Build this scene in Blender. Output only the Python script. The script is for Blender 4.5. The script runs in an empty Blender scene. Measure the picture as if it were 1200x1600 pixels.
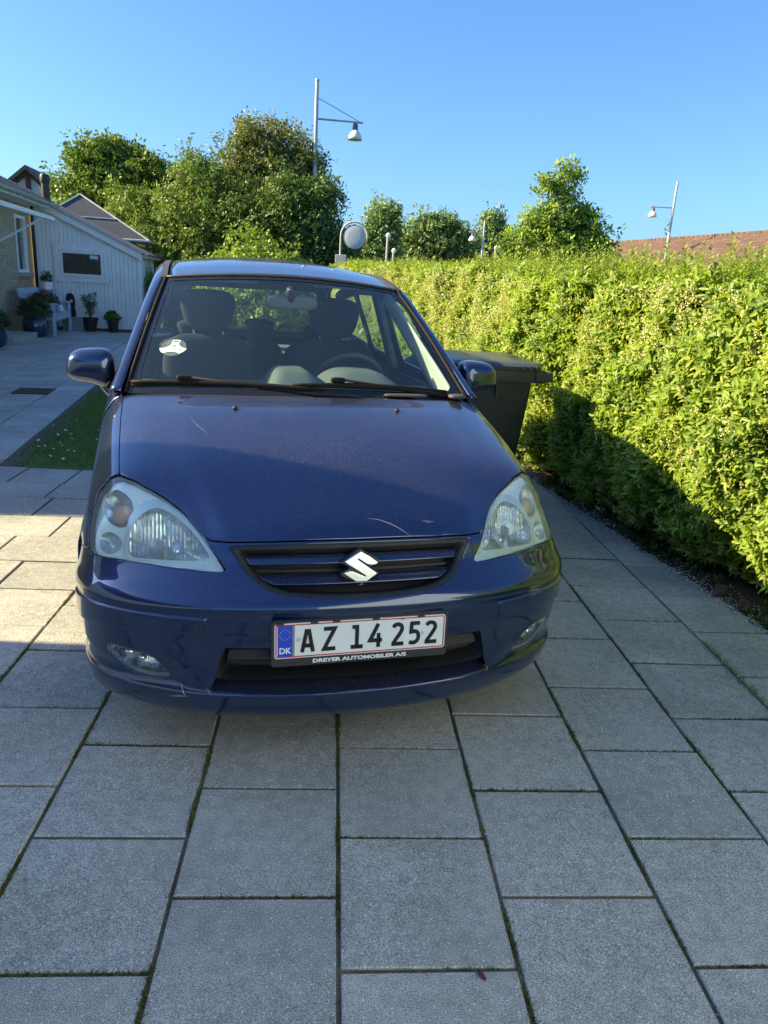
import bpy, bmesh, math, random
import numpy as np
from mathutils import Vector, Matrix, Euler
random.seed(7); rng = np.random.default_rng(11)
C = bpy.context.scene.collection
scene = bpy.context.scene

# ------------------------------------------------------------------ camera
S = 0.411                                  # pitch of the paving, metres
CAM_H = 3.575 * S
PITCH, ROLL, YAW = math.radians(17.34), math.radians(3.55), math.radians(4.67)
cam_data = bpy.data.cameras.new('camera'); cam = bpy.data.objects.new('camera', cam_data); C.objects.link(cam)
cam_data.sensor_fit = 'VERTICAL'; cam_data.sensor_height = 24.0; cam_data.lens = 24.0 * 1145 / 1600
cam_data.clip_start = 0.05; cam_data.clip_end = 2000
fwd = Vector((math.sin(YAW) * math.cos(PITCH), math.cos(YAW) * math.cos(PITCH), -math.sin(PITCH)))
right = Vector((math.cos(YAW), -math.sin(YAW), 0)); up = right.cross(fwd)
r2 = right * math.cos(ROLL) + up * math.sin(ROLL)
u2 = -right * math.sin(ROLL) + up * math.cos(ROLL)
cam.matrix_world = Matrix(((r2.x, u2.x, -fwd.x, 0), (r2.y, u2.y, -fwd.y, 0), (r2.z, u2.z, -fwd.z, CAM_H), (0, 0, 0, 1)))
scene.camera = cam

# ------------------------------------------------------------------ daylight
SUN_DIR = Vector((-1.0, 0.035, 0.56)).normalized()
el = math.asin(SUN_DIR.z); az = math.atan2(SUN_DIR.x, SUN_DIR.y)
world = bpy.data.worlds.new('World'); scene.world = world; world.use_nodes = True
wn = world.node_tree.nodes; wl = world.node_tree.links; wn.clear()
sky = wn.new('ShaderNodeTexSky'); sky.sky_type = 'NISHITA'; sky.sun_disc = False
sky.sun_elevation = el; sky.sun_rotation = az
sky.air_density = 1.0; sky.dust_density = 1.4; sky.ozone_density = 5.5
bg = wn.new('ShaderNodeBackground'); bg.inputs['Strength'].default_value = 0.071
wo = wn.new('ShaderNodeOutputWorld'); tint = wn.new('ShaderNodeMix'); tint.data_type = 'RGBA'; tint.blend_type = 'MULTIPLY'; tint.inputs[0].default_value = 1.0; tint.inputs[7].default_value = (.58, .75, .90, 1)   # deeper blue over the whole dome
wl.new(sky.outputs[0], tint.inputs[6]); wl.new(tint.outputs[2], bg.inputs[0]); wl.new(bg.outputs[0], wo.inputs[0])
sun_data = bpy.data.lights.new('sun', 'SUN'); sun_data.energy = 3.7; sun_data.angle = math.radians(0.5)
sun_data.color = (1.0, 0.79, 0.42)
sun = bpy.data.objects.new('sun', sun_data); C.objects.link(sun)
sun.rotation_euler = SUN_DIR.to_track_quat('Z', 'Y').to_euler(); sun.location = (-20, 0, 20)
scene.view_settings.view_transform = 'Standard'; scene.view_settings.look = 'None'
scene.view_settings.gamma = 1.0; scene.view_settings.use_curve_mapping = False
scene.view_settings.exposure = 2.08
scene.render.engine = 'CYCLES'
scene.cycles.max_bounces = 10; scene.cycles.transparent_max_bounces = 16

# ------------------------------------------------------------------ helpers
def tag(o, label=None, cat=None, group=None, kind=None):
    if label: o['label'] = label
    if cat: o['category'] = cat
    if group: o['group'] = group
    if kind: o['kind'] = kind
    return o

def empty(name, loc=(0, 0, 0), rz=0.0, parent=None, **k):
    o = bpy.data.objects.new(name, None); C.objects.link(o)
    o.location = loc; o.rotation_euler = (0, 0, rz); o.empty_display_size = 0.1
    if parent: o.parent = parent
    return tag(o, **k)

def mesh_from(name, V, F, mat, parent=None, smooth=False, **k):
    me = bpy.data.meshes.new(name)
    me.from_pydata([tuple(map(float, v)) for v in V], [], [tuple(int(i) for i in f) for f in F])
    return mesh_obj(name, me, mat, parent, smooth, **k)

def mesh_obj(name, me, mat, parent=None, smooth=False, **k):
    if mat: me.materials.append(mat)
    if smooth:
        me.polygons.foreach_set('use_smooth', [True] * len(me.polygons))
    me.update()
    o = bpy.data.objects.new(name, me); C.objects.link(o)
    if parent: o.parent = parent
    return tag(o, **k)

def copy_tree(o, parent=None):
    c = o.copy(); C.objects.link(c); c.parent = parent
    for ch in list(o.children): copy_tree(ch, c)
    return c

class MB:
    """collects shapes into one mesh"""
    def __init__(self): self.V = []; self.F = []
    def add(self, V, F):
        n = len(self.V); self.V += [tuple(v) for v in V]; self.F += [tuple(i + n for i in f) for f in F]; return self
    def box(self, x0, x1, y0, y1, z0, z1, b=0.0, M=None):
        bm = bmesh.new(); bmesh.ops.create_cube(bm, size=1)
        for v in bm.verts: v.co = Vector(((x0 + x1) / 2 + v.co.x * (x1 - x0), (y0 + y1) / 2 + v.co.y * (y1 - y0), (z0 + z1) / 2 + v.co.z * (z1 - z0)))
        if b > 0: bmesh.ops.bevel(bm, geom=bm.edges[:] + bm.verts[:], offset=b, segments=2, profile=.6, affect='EDGES')
        return self.bm(bm, M)
    def bm(self, bm, M=None):
        if M is not None: bmesh.ops.transform(bm, matrix=M, verts=bm.verts[:])
        bm.verts.ensure_lookup_table(); bm.verts.index_update()
        self.add([v.co[:] for v in bm.verts], [[v.index for v in f.verts] for f in bm.faces]); bm.free(); return self
    def tube(self, pts, r, n=10, cap=True):
        pts = [Vector(p) for p in pts]; R = r if hasattr(r, '__len__') else [r] * len(pts); V = []; F = []
        ref = None
        for i, p in enumerate(pts):
            d = (pts[min(i + 1, len(pts) - 1)] - pts[max(i - 1, 0)]).normalized()
            if ref is None: ref = Vector((0, 0, 1)) if abs(d.z) < .9 else Vector((1, 0, 0))
            a = (ref - d * ref.dot(d)).normalized(); ref = a; b = d.cross(a)
            for k in range(n):
                t = 2 * math.pi * k / n; V.append(p + (a * math.cos(t) + b * math.sin(t)) * R[i])
        for i in range(len(pts) - 1):
            for k in range(n): F.append((i * n + k, i * n + (k + 1) % n, (i + 1) * n + (k + 1) % n, (i + 1) * n + k))
        if cap: F.append(tuple(range(n))[::-1]); F.append(tuple(range((len(pts) - 1) * n, len(pts) * n)))
        return self.add(V, F)
    def lathe(self, prof, n=20, c=(0, 0, 0), cap=True):
        V = []; F = []
        for (r, z) in prof:
            for k in range(n):
                t = 2 * math.pi * k / n; V.append((c[0] + r * math.cos(t), c[1] + r * math.sin(t), c[2] + z))
        for i in range(len(prof) - 1):
            for k in range(n): F.append((i * n + k, i * n + (k + 1) % n, (i + 1) * n + (k + 1) % n, (i + 1) * n + k))
        if cap: F.append(tuple(range(n))[::-1]); F.append(tuple(range((len(prof) - 1) * n, len(prof) * n)))
        return self.add(V, F)
    def ell(self, c, r, p=2.0, n=16, m=10, M=None):
        """superellipsoid"""
        V = []; F = []; sg = lambda t, e: math.copysign(abs(t) ** e, t); e = 2.0 / p
        for j in range(m + 1):
            ph = -math.pi / 2 + math.pi * j / m
            for k in range(n):
                th = 2 * math.pi * k / n
                v = Vector((r[0] * sg(math.cos(ph), e) * sg(math.cos(th), e), r[1] * sg(math.cos(ph), e) * sg(math.sin(th), e), r[2] * sg(math.sin(ph), e)))
                if M is not None: v = M @ v
                V.append(v + Vector(c))
        for j in range(m):
            for k in range(n): F.append((j * n + k, j * n + (k + 1) % n, (j + 1) * n + (k + 1) % n, (j + 1) * n + k))
        return self.add(V, F)
    def prism(self, poly, y0, y1, M=None):
        """polygon in x,z extruded along y"""
        n = len(poly); V = [(p[0], y0, p[1]) for p in poly] + [(p[0], y1, p[1]) for p in poly]
        if M is not None: V = [M @ Vector(v) for v in V]
        F = [tuple(range(n)), tuple(range(n, 2 * n))[::-1]] + [(i, i + n, (i + 1) % n + n, (i + 1) % n) for i in range(n)]
        return self.add(V, F)
    def build(self, name, mat, parent=None, smooth=False, auto=False, **k):
        bm = bmesh.new(); vs = [bm.verts.new(v) for v in self.V]
        for f in self.F:
            if len(set(f)) > 2:
                try: bm.faces.new([vs[i] for i in f])
                except ValueError: pass
        if smooth: bmesh.ops.remove_doubles(bm, verts=bm.verts[:], dist=1e-5)
        bmesh.ops.recalc_face_normals(bm, faces=bm.faces[:])
        me = bpy.data.meshes.new(name); bm.to_mesh(me); bm.free()
        o = mesh_obj(name, me, mat, parent, smooth, **k)
        if smooth and auto:
            try: me.set_sharp_from_angle(angle=math.radians(40))
            except Exception: pass
        return o

# ------------------------------------------------------------------ materials
_m = {}
def newmat(name):
    m = bpy.data.materials.new(name); m.use_nodes = True; nt = m.node_tree
    return m, nt, nt.nodes['Principled BSDF'], nt.nodes['Material Output']
def noise(nt, scale, detail=4, rough=.6, coord='Object', vec=None, stretch=None):
    tc = nt.nodes.new('ShaderNodeTexCoord'); n = nt.nodes.new('ShaderNodeTexNoise')
    n.inputs['Scale'].default_value = scale; n.inputs['Detail'].default_value = detail; n.inputs['Roughness'].default_value = rough
    src = tc.outputs[coord]
    if stretch:
        mp = nt.nodes.new('ShaderNodeMapping'); mp.inputs['Scale'].default_value = stretch; nt.links.new(src, mp.inputs[0]); src = mp.outputs[0]
    nt.links.new(src, n.inputs['Vector']); return n.outputs['Fac']
def ramp(nt, src, stops):
    r = nt.nodes.new('ShaderNodeValToRGB'); e = r.color_ramp.elements
    while len(e) < len(stops): e.new(.5)
    for i, (p, c) in enumerate(stops):
        e[i].position = p; e[i].color = (c[0], c[1], c[2], 1) if hasattr(c, '__len__') else (c, c, c, 1)
    nt.links.new(src, r.inputs[0]); return r.outputs[0]
def mixc(nt, fac, a, b, mode='MIX'):
    x = nt.nodes.new('ShaderNodeMix'); x.data_type = 'RGBA'; x.blend_type = mode
    for i, s in ((0, fac), (6, a), (7, b)):
        if isinstance(s, (int, float)): x.inputs[i].default_value = s
        elif isinstance(s, tuple): x.inputs[i].default_value = (*s, 1)
        else: nt.links.new(s, x.inputs[i])
    return x.outputs[2]
def bump(nt, p, src, strength=.3, dist=.01):
    b = nt.nodes.new('ShaderNodeBump'); b.inputs['Strength'].default_value = strength; b.inputs['Distance'].default_value = dist
    nt.links.new(src, b.inputs['Height']); nt.links.new(b.outputs[0], p.inputs['Normal'])
def M(name, col, rough=.6, metal=0.0, var=.12, scale=8.0, bmp=0.0, coat=0.0, spec=.5, bscale=None):
    if name in _m: return _m[name]
    m, nt, p, o = newmat(name)
    f = noise(nt, scale)
    lo = tuple(c * (1 - var) for c in col); hi = tuple(min(1, c * (1 + var)) for c in col)
    nt.links.new(ramp(nt, f, [(.3, lo), (.7, hi)]), p.inputs['Base Color'])
    p.inputs['Roughness'].default_value = rough; p.inputs['Metallic'].default_value = metal
    p.inputs['Coat Weight'].default_value = coat; p.inputs['Specular IOR Level'].default_value = spec
    if bmp: bump(nt, p, noise(nt, bscale or scale * 6, 3), bmp, .004)
    _m[name] = m; return m

def leaf_mat(name, cols, trans=.35, rough=.5, clump=1.5, fine=40):
    """leaf colour from object space noise plus a fine leaf to leaf change"""
    m, nt, p, o = newmat(name)
    a = noise(nt, fine, 2); b = noise(nt, clump, 3)
    c1 = ramp(nt, a, [(.3, cols[0]), (.5, cols[1]), (.72, cols[2])])
    c2 = ramp(nt, b, [(.3, tuple(x * .72 for x in cols[1])), (.7, tuple(min(1, x * 1.25) for x in cols[1]))])
    c = mixc(nt, .4, c1, c2)
    nt.links.new(c, p.inputs['Base Color']); p.inputs['Roughness'].default_value = rough
    p.inputs['Specular IOR Level'].default_value = .35
    t = nt.nodes.new('ShaderNodeBsdfTranslucent'); g = mixc(nt, 1.0, c, (1.0, 1.0, .35), 'MULTIPLY')
    nt.links.new(g, t.inputs[0]); mx = nt.nodes.new('ShaderNodeMixShader'); mx.inputs[0].default_value = trans
    nt.links.new(p.outputs[0], mx.inputs[1]); nt.links.new(t.outputs[0], mx.inputs[2]); nt.links.new(mx.outputs[0], o.inputs[0])
    return m

def schlick(nt):
    """reflectance of thin glass, the same from both sides"""
    g = nt.nodes.new('ShaderNodeNewGeometry'); d = nt.nodes.new('ShaderNodeVectorMath'); d.operation = 'DOT_PRODUCT'
    nt.links.new(g.outputs['Normal'], d.inputs[0]); nt.links.new(g.outputs['Incoming'], d.inputs[1]); x = d.outputs['Value']
    for op, v in (('ABSOLUTE', None), ('SUBTRACT', 1.0), ('POWER', 5.0), ('MULTIPLY', .92)):
        m = nt.nodes.new('ShaderNodeMath'); m.operation = op
        if op == 'SUBTRACT': m.inputs[0].default_value = v; nt.links.new(x, m.inputs[1])
        else:
            nt.links.new(x, m.inputs[0])
            if v is not None: m.inputs[1].default_value = v
        x = m.outputs[0]
    m = nt.nodes.new('ShaderNodeMath'); m.operation = 'ADD'; m.inputs[1].default_value = .08; nt.links.new(x, m.inputs[0]); return m.outputs[0]
def glass_mat(name, tint=(.8, .9, .88), refl=.9, haze=0.0, hazecol=(.6, .65, .65), rough=.0, speck=0.0, spk_scale=600):
    m, nt, p, o = newmat(name); nt.nodes.remove(p)
    t = nt.nodes.new('ShaderNodeBsdfTransparent'); t.inputs[0].default_value = (*tint, 1)
    g = nt.nodes.new('ShaderNodeBsdfGlossy'); g.inputs['Roughness'].default_value = rough
    mu = nt.nodes.new('ShaderNodeMath'); mu.operation = 'MULTIPLY'; mu.inputs[1].default_value = refl
    nt.links.new(schlick(nt), mu.inputs[0])
    mx = nt.nodes.new('ShaderNodeMixShader'); nt.links.new(mu.outputs[0], mx.inputs[0])
    d = nt.nodes.new('ShaderNodeBsdfDiffuse'); d.inputs[0].default_value = (*hazecol, 1)
    m2 = nt.nodes.new('ShaderNodeMixShader'); nt.links.new(t.outputs[0], m2.inputs[1]); nt.links.new(d.outputs[0], m2.inputs[2])
    if speck:
        s = noise(nt, spk_scale, 2); big = noise(nt, 3, 3)
        rr = ramp(nt, s, [(.66, haze), (.74, haze + speck)])
        rb = ramp(nt, big, [(.3, haze * .6), (.7, haze * 1.3)])
        ad = nt.nodes.new('ShaderNodeMath'); ad.operation = 'MAXIMUM'
        nt.links.new(rr, ad.inputs[0]); nt.links.new(rb, ad.inputs[1]); nt.links.new(ad.outputs[0], m2.inputs[0])
    else: m2.inputs[0].default_value = haze
    nt.links.new(m2.outputs[0], mx.inputs[1]); nt.links.new(g.outputs[0], mx.inputs[2]); nt.links.new(mx.outputs[0], o.inputs[0])
    return m

def slab_mat(name, cols, spk=.75):
    m, nt, p, o = newmat(name)
    oi = nt.nodes.new('ShaderNodeObjectInfo')
    geo = nt.nodes.new('ShaderNodeNewGeometry')
    def nz(scale, detail=3):
        n = nt.nodes.new('ShaderNodeTexNoise'); n.inputs['Scale'].default_value = scale; n.inputs['Detail'].default_value = detail
        nt.links.new(geo.outputs['Position'], n.inputs['Vector']); return n.outputs['Fac']
    base = ramp(nt, oi.outputs['Random'], [(0, cols[0]), (.8, cols[1]), (1, tuple(x * .9 for x in cols[0]))])
    stain = ramp(nt, nz(.9, 6), [(.42, 1.0), (.56, .80), (.62, 1.04)]); base = mixc(nt, .7, base, stain, 'MULTIPLY')
    gm = ramp(nt, nz(1.7, 5), [(.52, 0), (.72, .35)]); base = mixc(nt, gm, base, (.20, .23, .17))
    st = ramp(nt, nz(2.3, 5), [(.3, .78), (.7, 1.12)])
    c = mixc(nt, .55, base, st, 'MULTIPLY')
    st2 = ramp(nt, nz(26, 4), [(.35, .86), (.65, 1.08)])
    c = mixc(nt, 1.0, c, st2, 'MULTIPLY')
    gr = ramp(nt, nz(330, 2), [(.36, .45), (.5, .95), (.64, 1.32)])
    c = mixc(nt, 1.0, c, gr, 'MULTIPLY')
    s1 = ramp(nt, nz(150, 1), [(.66, 0), (.70, spk)]); s3 = ramp(nt, nz(5.5, 6), [(.60, 0), (.78, .22)]); c = mixc(nt, s3, c, (.55, .55, .52)); c = mixc(nt, s1, c, (.72, .72, .70))
    s2 = ramp(nt, nz(190, 1), [(.27, .7), (.31, 0)]); c = mixc(nt, s2, c, (.05, .05, .05))
    nt.links.new(c, p.inputs['Base Color']); p.inputs['Roughness'].default_value = .82
    bump(nt, p, nz(350, 3), .35, .003)
    return m

PAINT = None
def paint():
    m, nt, p, o = newmat('blue_metallic_paint')
    fl = noise(nt, 1400, 1); base = ramp(nt, fl, [(.35, (.005, .020, .078)), (.65, (.010, .033, .122))])
    d1 = ramp(nt, noise(nt, 330, 2), [(.58, 0), (.70, .40)]); d2 = ramp(nt, noise(nt, 3.1, 4), [(.35, .3), (.65, 1)])
    geo = nt.nodes.new('ShaderNodeNewGeometry'); sp = nt.nodes.new('ShaderNodeSeparateXYZ'); nt.links.new(geo.outputs['Normal'], sp.inputs[0])
    upm = ramp(nt, sp.outputs[2], [(.60, .02), (.97, 1)])
    f = nt.nodes.new('ShaderNodeMath'); f.operation = 'MULTIPLY'; nt.links.new(d1, f.inputs[0]); nt.links.new(d2, f.inputs[1])
    f2 = nt.nodes.new('ShaderNodeMath'); f2.operation = 'MULTIPLY'; nt.links.new(f.outputs[0], f2.inputs[0]); nt.links.new(upm, f2.inputs[1])
    f3 = nt.nodes.new('ShaderNodeMath'); f3.operation = 'MULTIPLY_ADD'; nt.links.new(upm, f3.inputs[0]); f3.inputs[1].default_value = .022; nt.links.new(f2.outputs[0], f3.inputs[2])
    ds = nt.nodes.new('ShaderNodeBsdfDiffuse'); ds.inputs[0].default_value = (.40, .37, .40, 1); mxd = nt.nodes.new('ShaderNodeMixShader')
    nt.links.new(f3.outputs[0], mxd.inputs[0]); nt.links.new(p.outputs[0], mxd.inputs[1]); nt.links.new(ds.outputs[0], mxd.inputs[2]); nt.links.new(mxd.outputs[0], o.inputs[0])
    nt.links.new(base, p.inputs['Base Color']); p.inputs['Metallic'].default_value = .8; p.inputs['Roughness'].default_value = .30
    p.inputs['Coat Weight'].default_value = 1.0; p.inputs['Coat Roughness'].default_value = .02; p.inputs['Coat IOR'].default_value = 1.75
    bump(nt, p, noise(nt, 260, 1), .012, .001)
    return m
PAINT = paint()
PLASTIC = M('black_plastic', (.022, .023, .026), .45, var=.15, scale=40, bmp=.08)
RUBBER = M('rubber', (.008, .008, .009), .75, spec=.25)
TRIM = M('matt_black_trim', (.011, .012, .014), .55, bmp=.05, scale=50)
CHROME = M('chrome', (.82, .84, .86), .06, 1.0, var=.03)
STEEL = M('galvanised_steel', (.36, .38, .40), .5, .6, scale=20)
# ------------------------------------------------------------------ ground, paving, lawn
HX = lambda y: 1.75 - .165 * (y - 6.0)               # foot of the hedge, x at distance y
PE = lambda y: 1.70 - .165 * (y - 5.6)               # right edge of the paving
PR = math.radians(7.7); pu = Vector((math.cos(PR), math.sin(PR), 0)); pv = Vector((-math.sin(PR), math.cos(PR), 0))
HC = Vector((-6.87, 17.97, 0))                        # inner corner of the brick house
LAWN_X = lambda y: -2.46 - .135 * (y - 5.55)

earth, nt, p, o = newmat('grass_and_soil_ground')
c = ramp(nt, noise(nt, .35, 6), [(.3, (.035, .06, .018)), (.7, (.07, .10, .03))])
nt.links.new(c, p.inputs['Base Color']); p.inputs['Roughness'].default_value = .95; bump(nt, p, noise(nt, 30, 4), .4, .03)
mesh_from('ground', [(-900, -900, -.07), (900, -900, -.07), (900, 900, -.07), (-900, 900, -.07)], [(0, 1, 2, 3)], earth, kind='structure')

sand, nt, p, o = newmat('joint_sand')
c = ramp(nt, noise(nt, 3, 5), [(.35, (.075, .068, .052)), (.55, (.13, .115, .085)), (.68, (.07, .085, .03))])
c = mixc(nt, ramp(nt, noise(nt, 240, 2), [(.62, 0), (.7, .6)]), c, (.35, .33, .30))
nt.links.new(c, p.inputs['Base Color']); p.inputs['Roughness'].default_value = .95; bump(nt, p, noise(nt, 200, 3), .8, .006)
SLAB = slab_mat('grey_concrete_slab', ((.37, .38, .36), (.46, .465, .44)))
SLAB_P = slab_mat('grey_patio_slab', ((.43, .44, .415), (.53, .53, .50)))  # paler than SLAB: light missing in the patio's shade is put into the colour

drive = mesh_from('driveway', [(-6, -2, -.0065), (PE(-2) + .02, -2, -.0065), (PE(14) + .02, 14, -.0065), (LAWN_X(14), 14, -.0065), (-2.0, 5.47, -.0065), (-6, 5.47, -.0065)],
                  [(0, 1, 2, 3, 4, 5)], sand, kind='structure')

def slab_mesh(poly, b=.003, d=.045):
    """bevelled slab from a counter clockwise convex polygon"""
    P = [Vector((x, y)) for x, y in poly]; n = len(P); cx = sum((q for q in P), Vector((0, 0))) / n
    def inset(k):
        out = []
        for i in range(n):
            a, q, c_ = P[i - 1], P[i], P[(i + 1) % n]
            e1 = (q - a).normalized(); e2 = (c_ - q).normalized(); n1 = Vector((-e1.y, e1.x)); n2 = Vector((-e2.y, e2.x))
            m_ = n1 + n2; dd = m_.dot(n1)
            out.append(q + m_ * (k / max(dd, .3)))
        return out
    I = inset(b)
    V = [(q.x, q.y, -d) for q in P] + [(q.x, q.y, -b * .8) for q in P] + [(q.x, q.y, 0) for q in I]
    F = [tuple(range(2 * n, 3 * n))]
    for i in range(n):
        j = (i + 1) % n; F += [(i, j, j + n, i + n), (i + n, j + n, j + 2 * n, i + 2 * n)]
    me = bpy.data.meshes.new('paving_slab'); me.from_pydata(V, [], F); return me
def clip_poly(poly, f):
    out = []
    for i in range(len(poly)):
        a, b_ = poly[i - 1], poly[i]; fa, fb = f(a), f(b_)
        if (fa >= 0) != (fb >= 0):
            t = fa / (fa - fb); out.append((a[0] + (b_[0] - a[0]) * t, a[1] + (b_[1] - a[1]) * t))
        if fb >= 0: out.append(b_)
    return out
def area(P): return abs(sum(P[i - 1][0] * P[i][1] - P[i][0] * P[i - 1][1] for i in range(len(P)))) / 2
_sl = {}
def put_slab(x0, x1, y0, y1, parent, mat, gap=.0055, clips=(), rz=0.0):
    g = gap; w, h = x1 - x0 - 2 * g, y1 - y0 - 2 * g; cx, cy = (x0 + x1) / 2, (y0 + y1) / 2
    poly = [(-w / 2, -h / 2), (w / 2, -h / 2), (w / 2, h / 2), (-w / 2, h / 2)]; cut = False
    for f in clips:
        q = clip_poly(poly, lambda pt: f((pt[0] + cx, pt[1] + cy)))
        if len(q) != len(poly) or any(abs(a[0] - b_[0]) + abs(a[1] - b_[1]) > 1e-6 for a, b_ in zip(q, poly)): cut = True
        poly = q
        if len(poly) < 3: return
    if area(poly) < .004: return
    if cut:
        k = None; q2 = []
        for pt in poly:
            if not q2 or (abs(pt[0] - q2[-1][0]) + abs(pt[1] - q2[-1][1])) > .004: q2.append(pt)
        if len(q2) < 3: return
        me = slab_mesh(q2); me.materials.append(mat)
    else:
        k = (round(w, 3), round(h, 3), mat.name)
        if k not in _sl: _sl[k] = slab_mesh(poly); _sl[k].materials.append(mat)
        me = _sl[k]
    o = bpy.data.objects.new('paving_slab', me); C.objects.link(o); o.parent = parent
    o.location = (cx, cy, random.uniform(-.0025, .0025))
    o.rotation_euler = (random.uniform(-.004, .004), random.uniform(-.004, .004), random.uniform(-.004, .004))
    return o
X0, Y0 = .157 * S, 3.052 * S
edge_clip = lambda q: PE(q[1]) - q[0]
lawnfront = 5.47
# running bond columns along y; half offset every other column
for i in range(-8, 7):
    xa, xb = X0 + i * S, X0 + (i + 1) * S
    if i == 3: xb = X0 + 4.03 * S
    if i >= 4: xa, xb = X0 + (i + .03) * S, X0 + (i + 1.45) * S
    if i == 5: continue
    off = 0 if (i % 2 == 0) else .5
    if i == 4: off = .26
    for j in range(-8, 16):
        ya, yb = Y0 + (j + off) * S, Y0 + (j + 1 + off) * S
        if yb < .1: continue
        if xb <= X0 + .01 and ya > 3.27: continue
        if xb <= X0 + .01 and yb > 3.28: yb = 3.276
        if yb - ya < .03: continue
        put_slab(xa, xb, ya, yb, drive, SLAB, clips=(edge_clip,) if i > 1 else ())
# courses laid across at the top of the drive
ys = [3.276, 3.62, 3.99, 4.36, 4.73, 5.07, 5.47]
jx = [-3.9, -4.35, -3.93, -4.5, -4.65, -4.64]
for r in range(6):
    w = 1.42 * S if r < 5 else .92 * S; xj = X0 + jx[r] * S
    for k in range(-4, 9):
        a_, b_ = xj + k * w, xj + (k + 1) * w
        if a_ > X0 - .02 or b_ < -4.6: continue
        b_ = min(b_, X0)
        if b_ - a_ < .05: continue
        put_slab(a_, b_, ys[r], ys[r + 1], drive, SLAB)
# patio, turned with the house
pat = empty('patio', (0, 0, 0), 0)
bpy.data.objects.remove(pat)
patio = mesh_from('patio', [(-.1, 0, -.0075), (3.75, 0, -.0075), (3.75, 13.6, -.0075), (-.1, 13.6, -.0075)], [(0, 1, 2, 3)], sand, kind='structure')
PO = HC - pv * 12.7; PO = PO + pu * 0.0
patio.location = PO; patio.rotation_euler = (0, 0, PR)
lx = (Vector((LAWN_X(7), 7, 0)) - PO).dot(pu)          # local x of the lawn edge
k = 0; x = lx
ncol = 0
while x > .02 and ncol < 8:
    xa = max(x - .412, 0.0)
    y = -.05 + (.2 if ncol % 2 else 0) * 0
    while y < 12.45 + 0.03 * 0:
        yb = min(y + .392, 12.68)
        wy = (PO + pu * x + pv * yb).y
        if wy > 5.5 and yb - y > .05:
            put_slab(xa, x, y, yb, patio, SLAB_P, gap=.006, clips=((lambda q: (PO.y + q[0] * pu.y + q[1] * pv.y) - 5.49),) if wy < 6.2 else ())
        y += .392
    x = xa; ncol += 1
# the paving goes on in front of the shed
x = lx
for c_ in range(6):
    y = 7.6
    while y < 12.6:
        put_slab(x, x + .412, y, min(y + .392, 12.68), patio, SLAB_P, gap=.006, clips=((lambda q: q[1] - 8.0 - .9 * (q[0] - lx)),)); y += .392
    x += .412
# far cut slab strip
# drain grate
gr = empty('drain_grate', PO + pu * ((Vector((-3.5, 8.93, 0)) - PO).dot(pu)) + pv * ((Vector((-3.5, 8.93, 0)) - PO).dot(pv)) + Vector((0, 0, .004)), PR,
           label='rusty brown rectangular drain grate set in the grey patio slabs', cat='drain')
RUST = M('rusty_iron', (.09, .05, .035), .8, var=.4, scale=25, bmp=.4)
f = MB(); f.box(-.2, .2, -.2, -.17, -.02, .008).box(-.2, .2, .17, .2, -.02, .008).box(-.2, -.172, -.1705, .1705, -.02, .0075).box(.172, .2, -.1705, .1705, -.02, .0075)
f.build('frame', RUST, gr)
for k in range(9): MB().box(-.17, .17, -.158 + k * .036, -.136 + k * .036, -.015, .005).build('bar', RUST, gr)

# lawn with soil rim, blades and daisies
LAWNM, nt, p, o = newmat('lawn_turf')
c = ramp(nt, noise(nt, 9, 6), [(.3, (.08, .14, .035)), (.55, (.11, .22, .05)), (.75, (.16, .17, .07))])
nt.links.new(c, p.inputs['Base Color']); p.inputs['Roughness'].default_value = .95; bump(nt, p, noise(nt, 120, 3), .9, .02)
lawn = mesh_from('lawn', [(LAWN_X(5.5) + .02, 5.49, -.005), (1.2, 5.49, -.005), (.2, 12.5, -.005), (LAWN_X(10.6) + .02, 10.6, -.005)], [(0, 1, 2, 3)], LAWNM, kind='structure')
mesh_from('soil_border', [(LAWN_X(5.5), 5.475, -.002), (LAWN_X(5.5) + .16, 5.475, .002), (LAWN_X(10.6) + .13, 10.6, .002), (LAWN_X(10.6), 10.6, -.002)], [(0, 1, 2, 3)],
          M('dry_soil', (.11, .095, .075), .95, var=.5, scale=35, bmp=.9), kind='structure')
def blades(name, n, region, h, w, mat, lean=.5, **k):
    """n grass blades as thin triangles; region -> (n,3) array"""
    P = region(n); n = len(P); th = rng.uniform(0, 2 * np.pi, n); hh = h * rng.uniform(.5, 1.2, n)
    dx = np.stack([np.cos(th), np.sin(th), 0 * th], 1); l = rng.normal(0, lean, (n, 2)) * hh[:, None]
    V = np.empty((n, 3, 3)); V[:, 0] = P - dx * w / 2; V[:, 1] = P + dx * w / 2; V[:, 2] = P + np.stack([l[:, 0], l[:, 1], hh], 1)
    return raw_mesh(name, V.reshape(-1, 3), np.arange(3 * n).reshape(-1, 3), mat, **k)
def raw_mesh(name, V, F, mat, parent=None, smooth=False, **k):
    me = bpy.data.meshes.new(name); nf, m_ = F.shape
    me.vertices.add(len(V)); me.vertices.foreach_set('co', np.ascontiguousarray(V, dtype=np.float32).ravel())
    me.loops.add(nf * m_); me.loops.foreach_set('vertex_index', np.ascontiguousarray(F, dtype=np.int32).ravel())
    me.polygons.add(nf); me.polygons.foreach_set('loop_start', np.arange(0, nf * m_, m_, dtype=np.int32))
    me.polygons.foreach_set('loop_total', np.full(nf, m_, dtype=np.int32))
    me.update(calc_edges=True); me.validate()
    return mesh_obj(name, me, mat, parent, smooth, **k)
GRASS = leaf_mat('grass_blades', ((.11, .19, .06), (.16, .27, .08), (.28, .32, .14)), .3, fine=25, clump=4)
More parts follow.
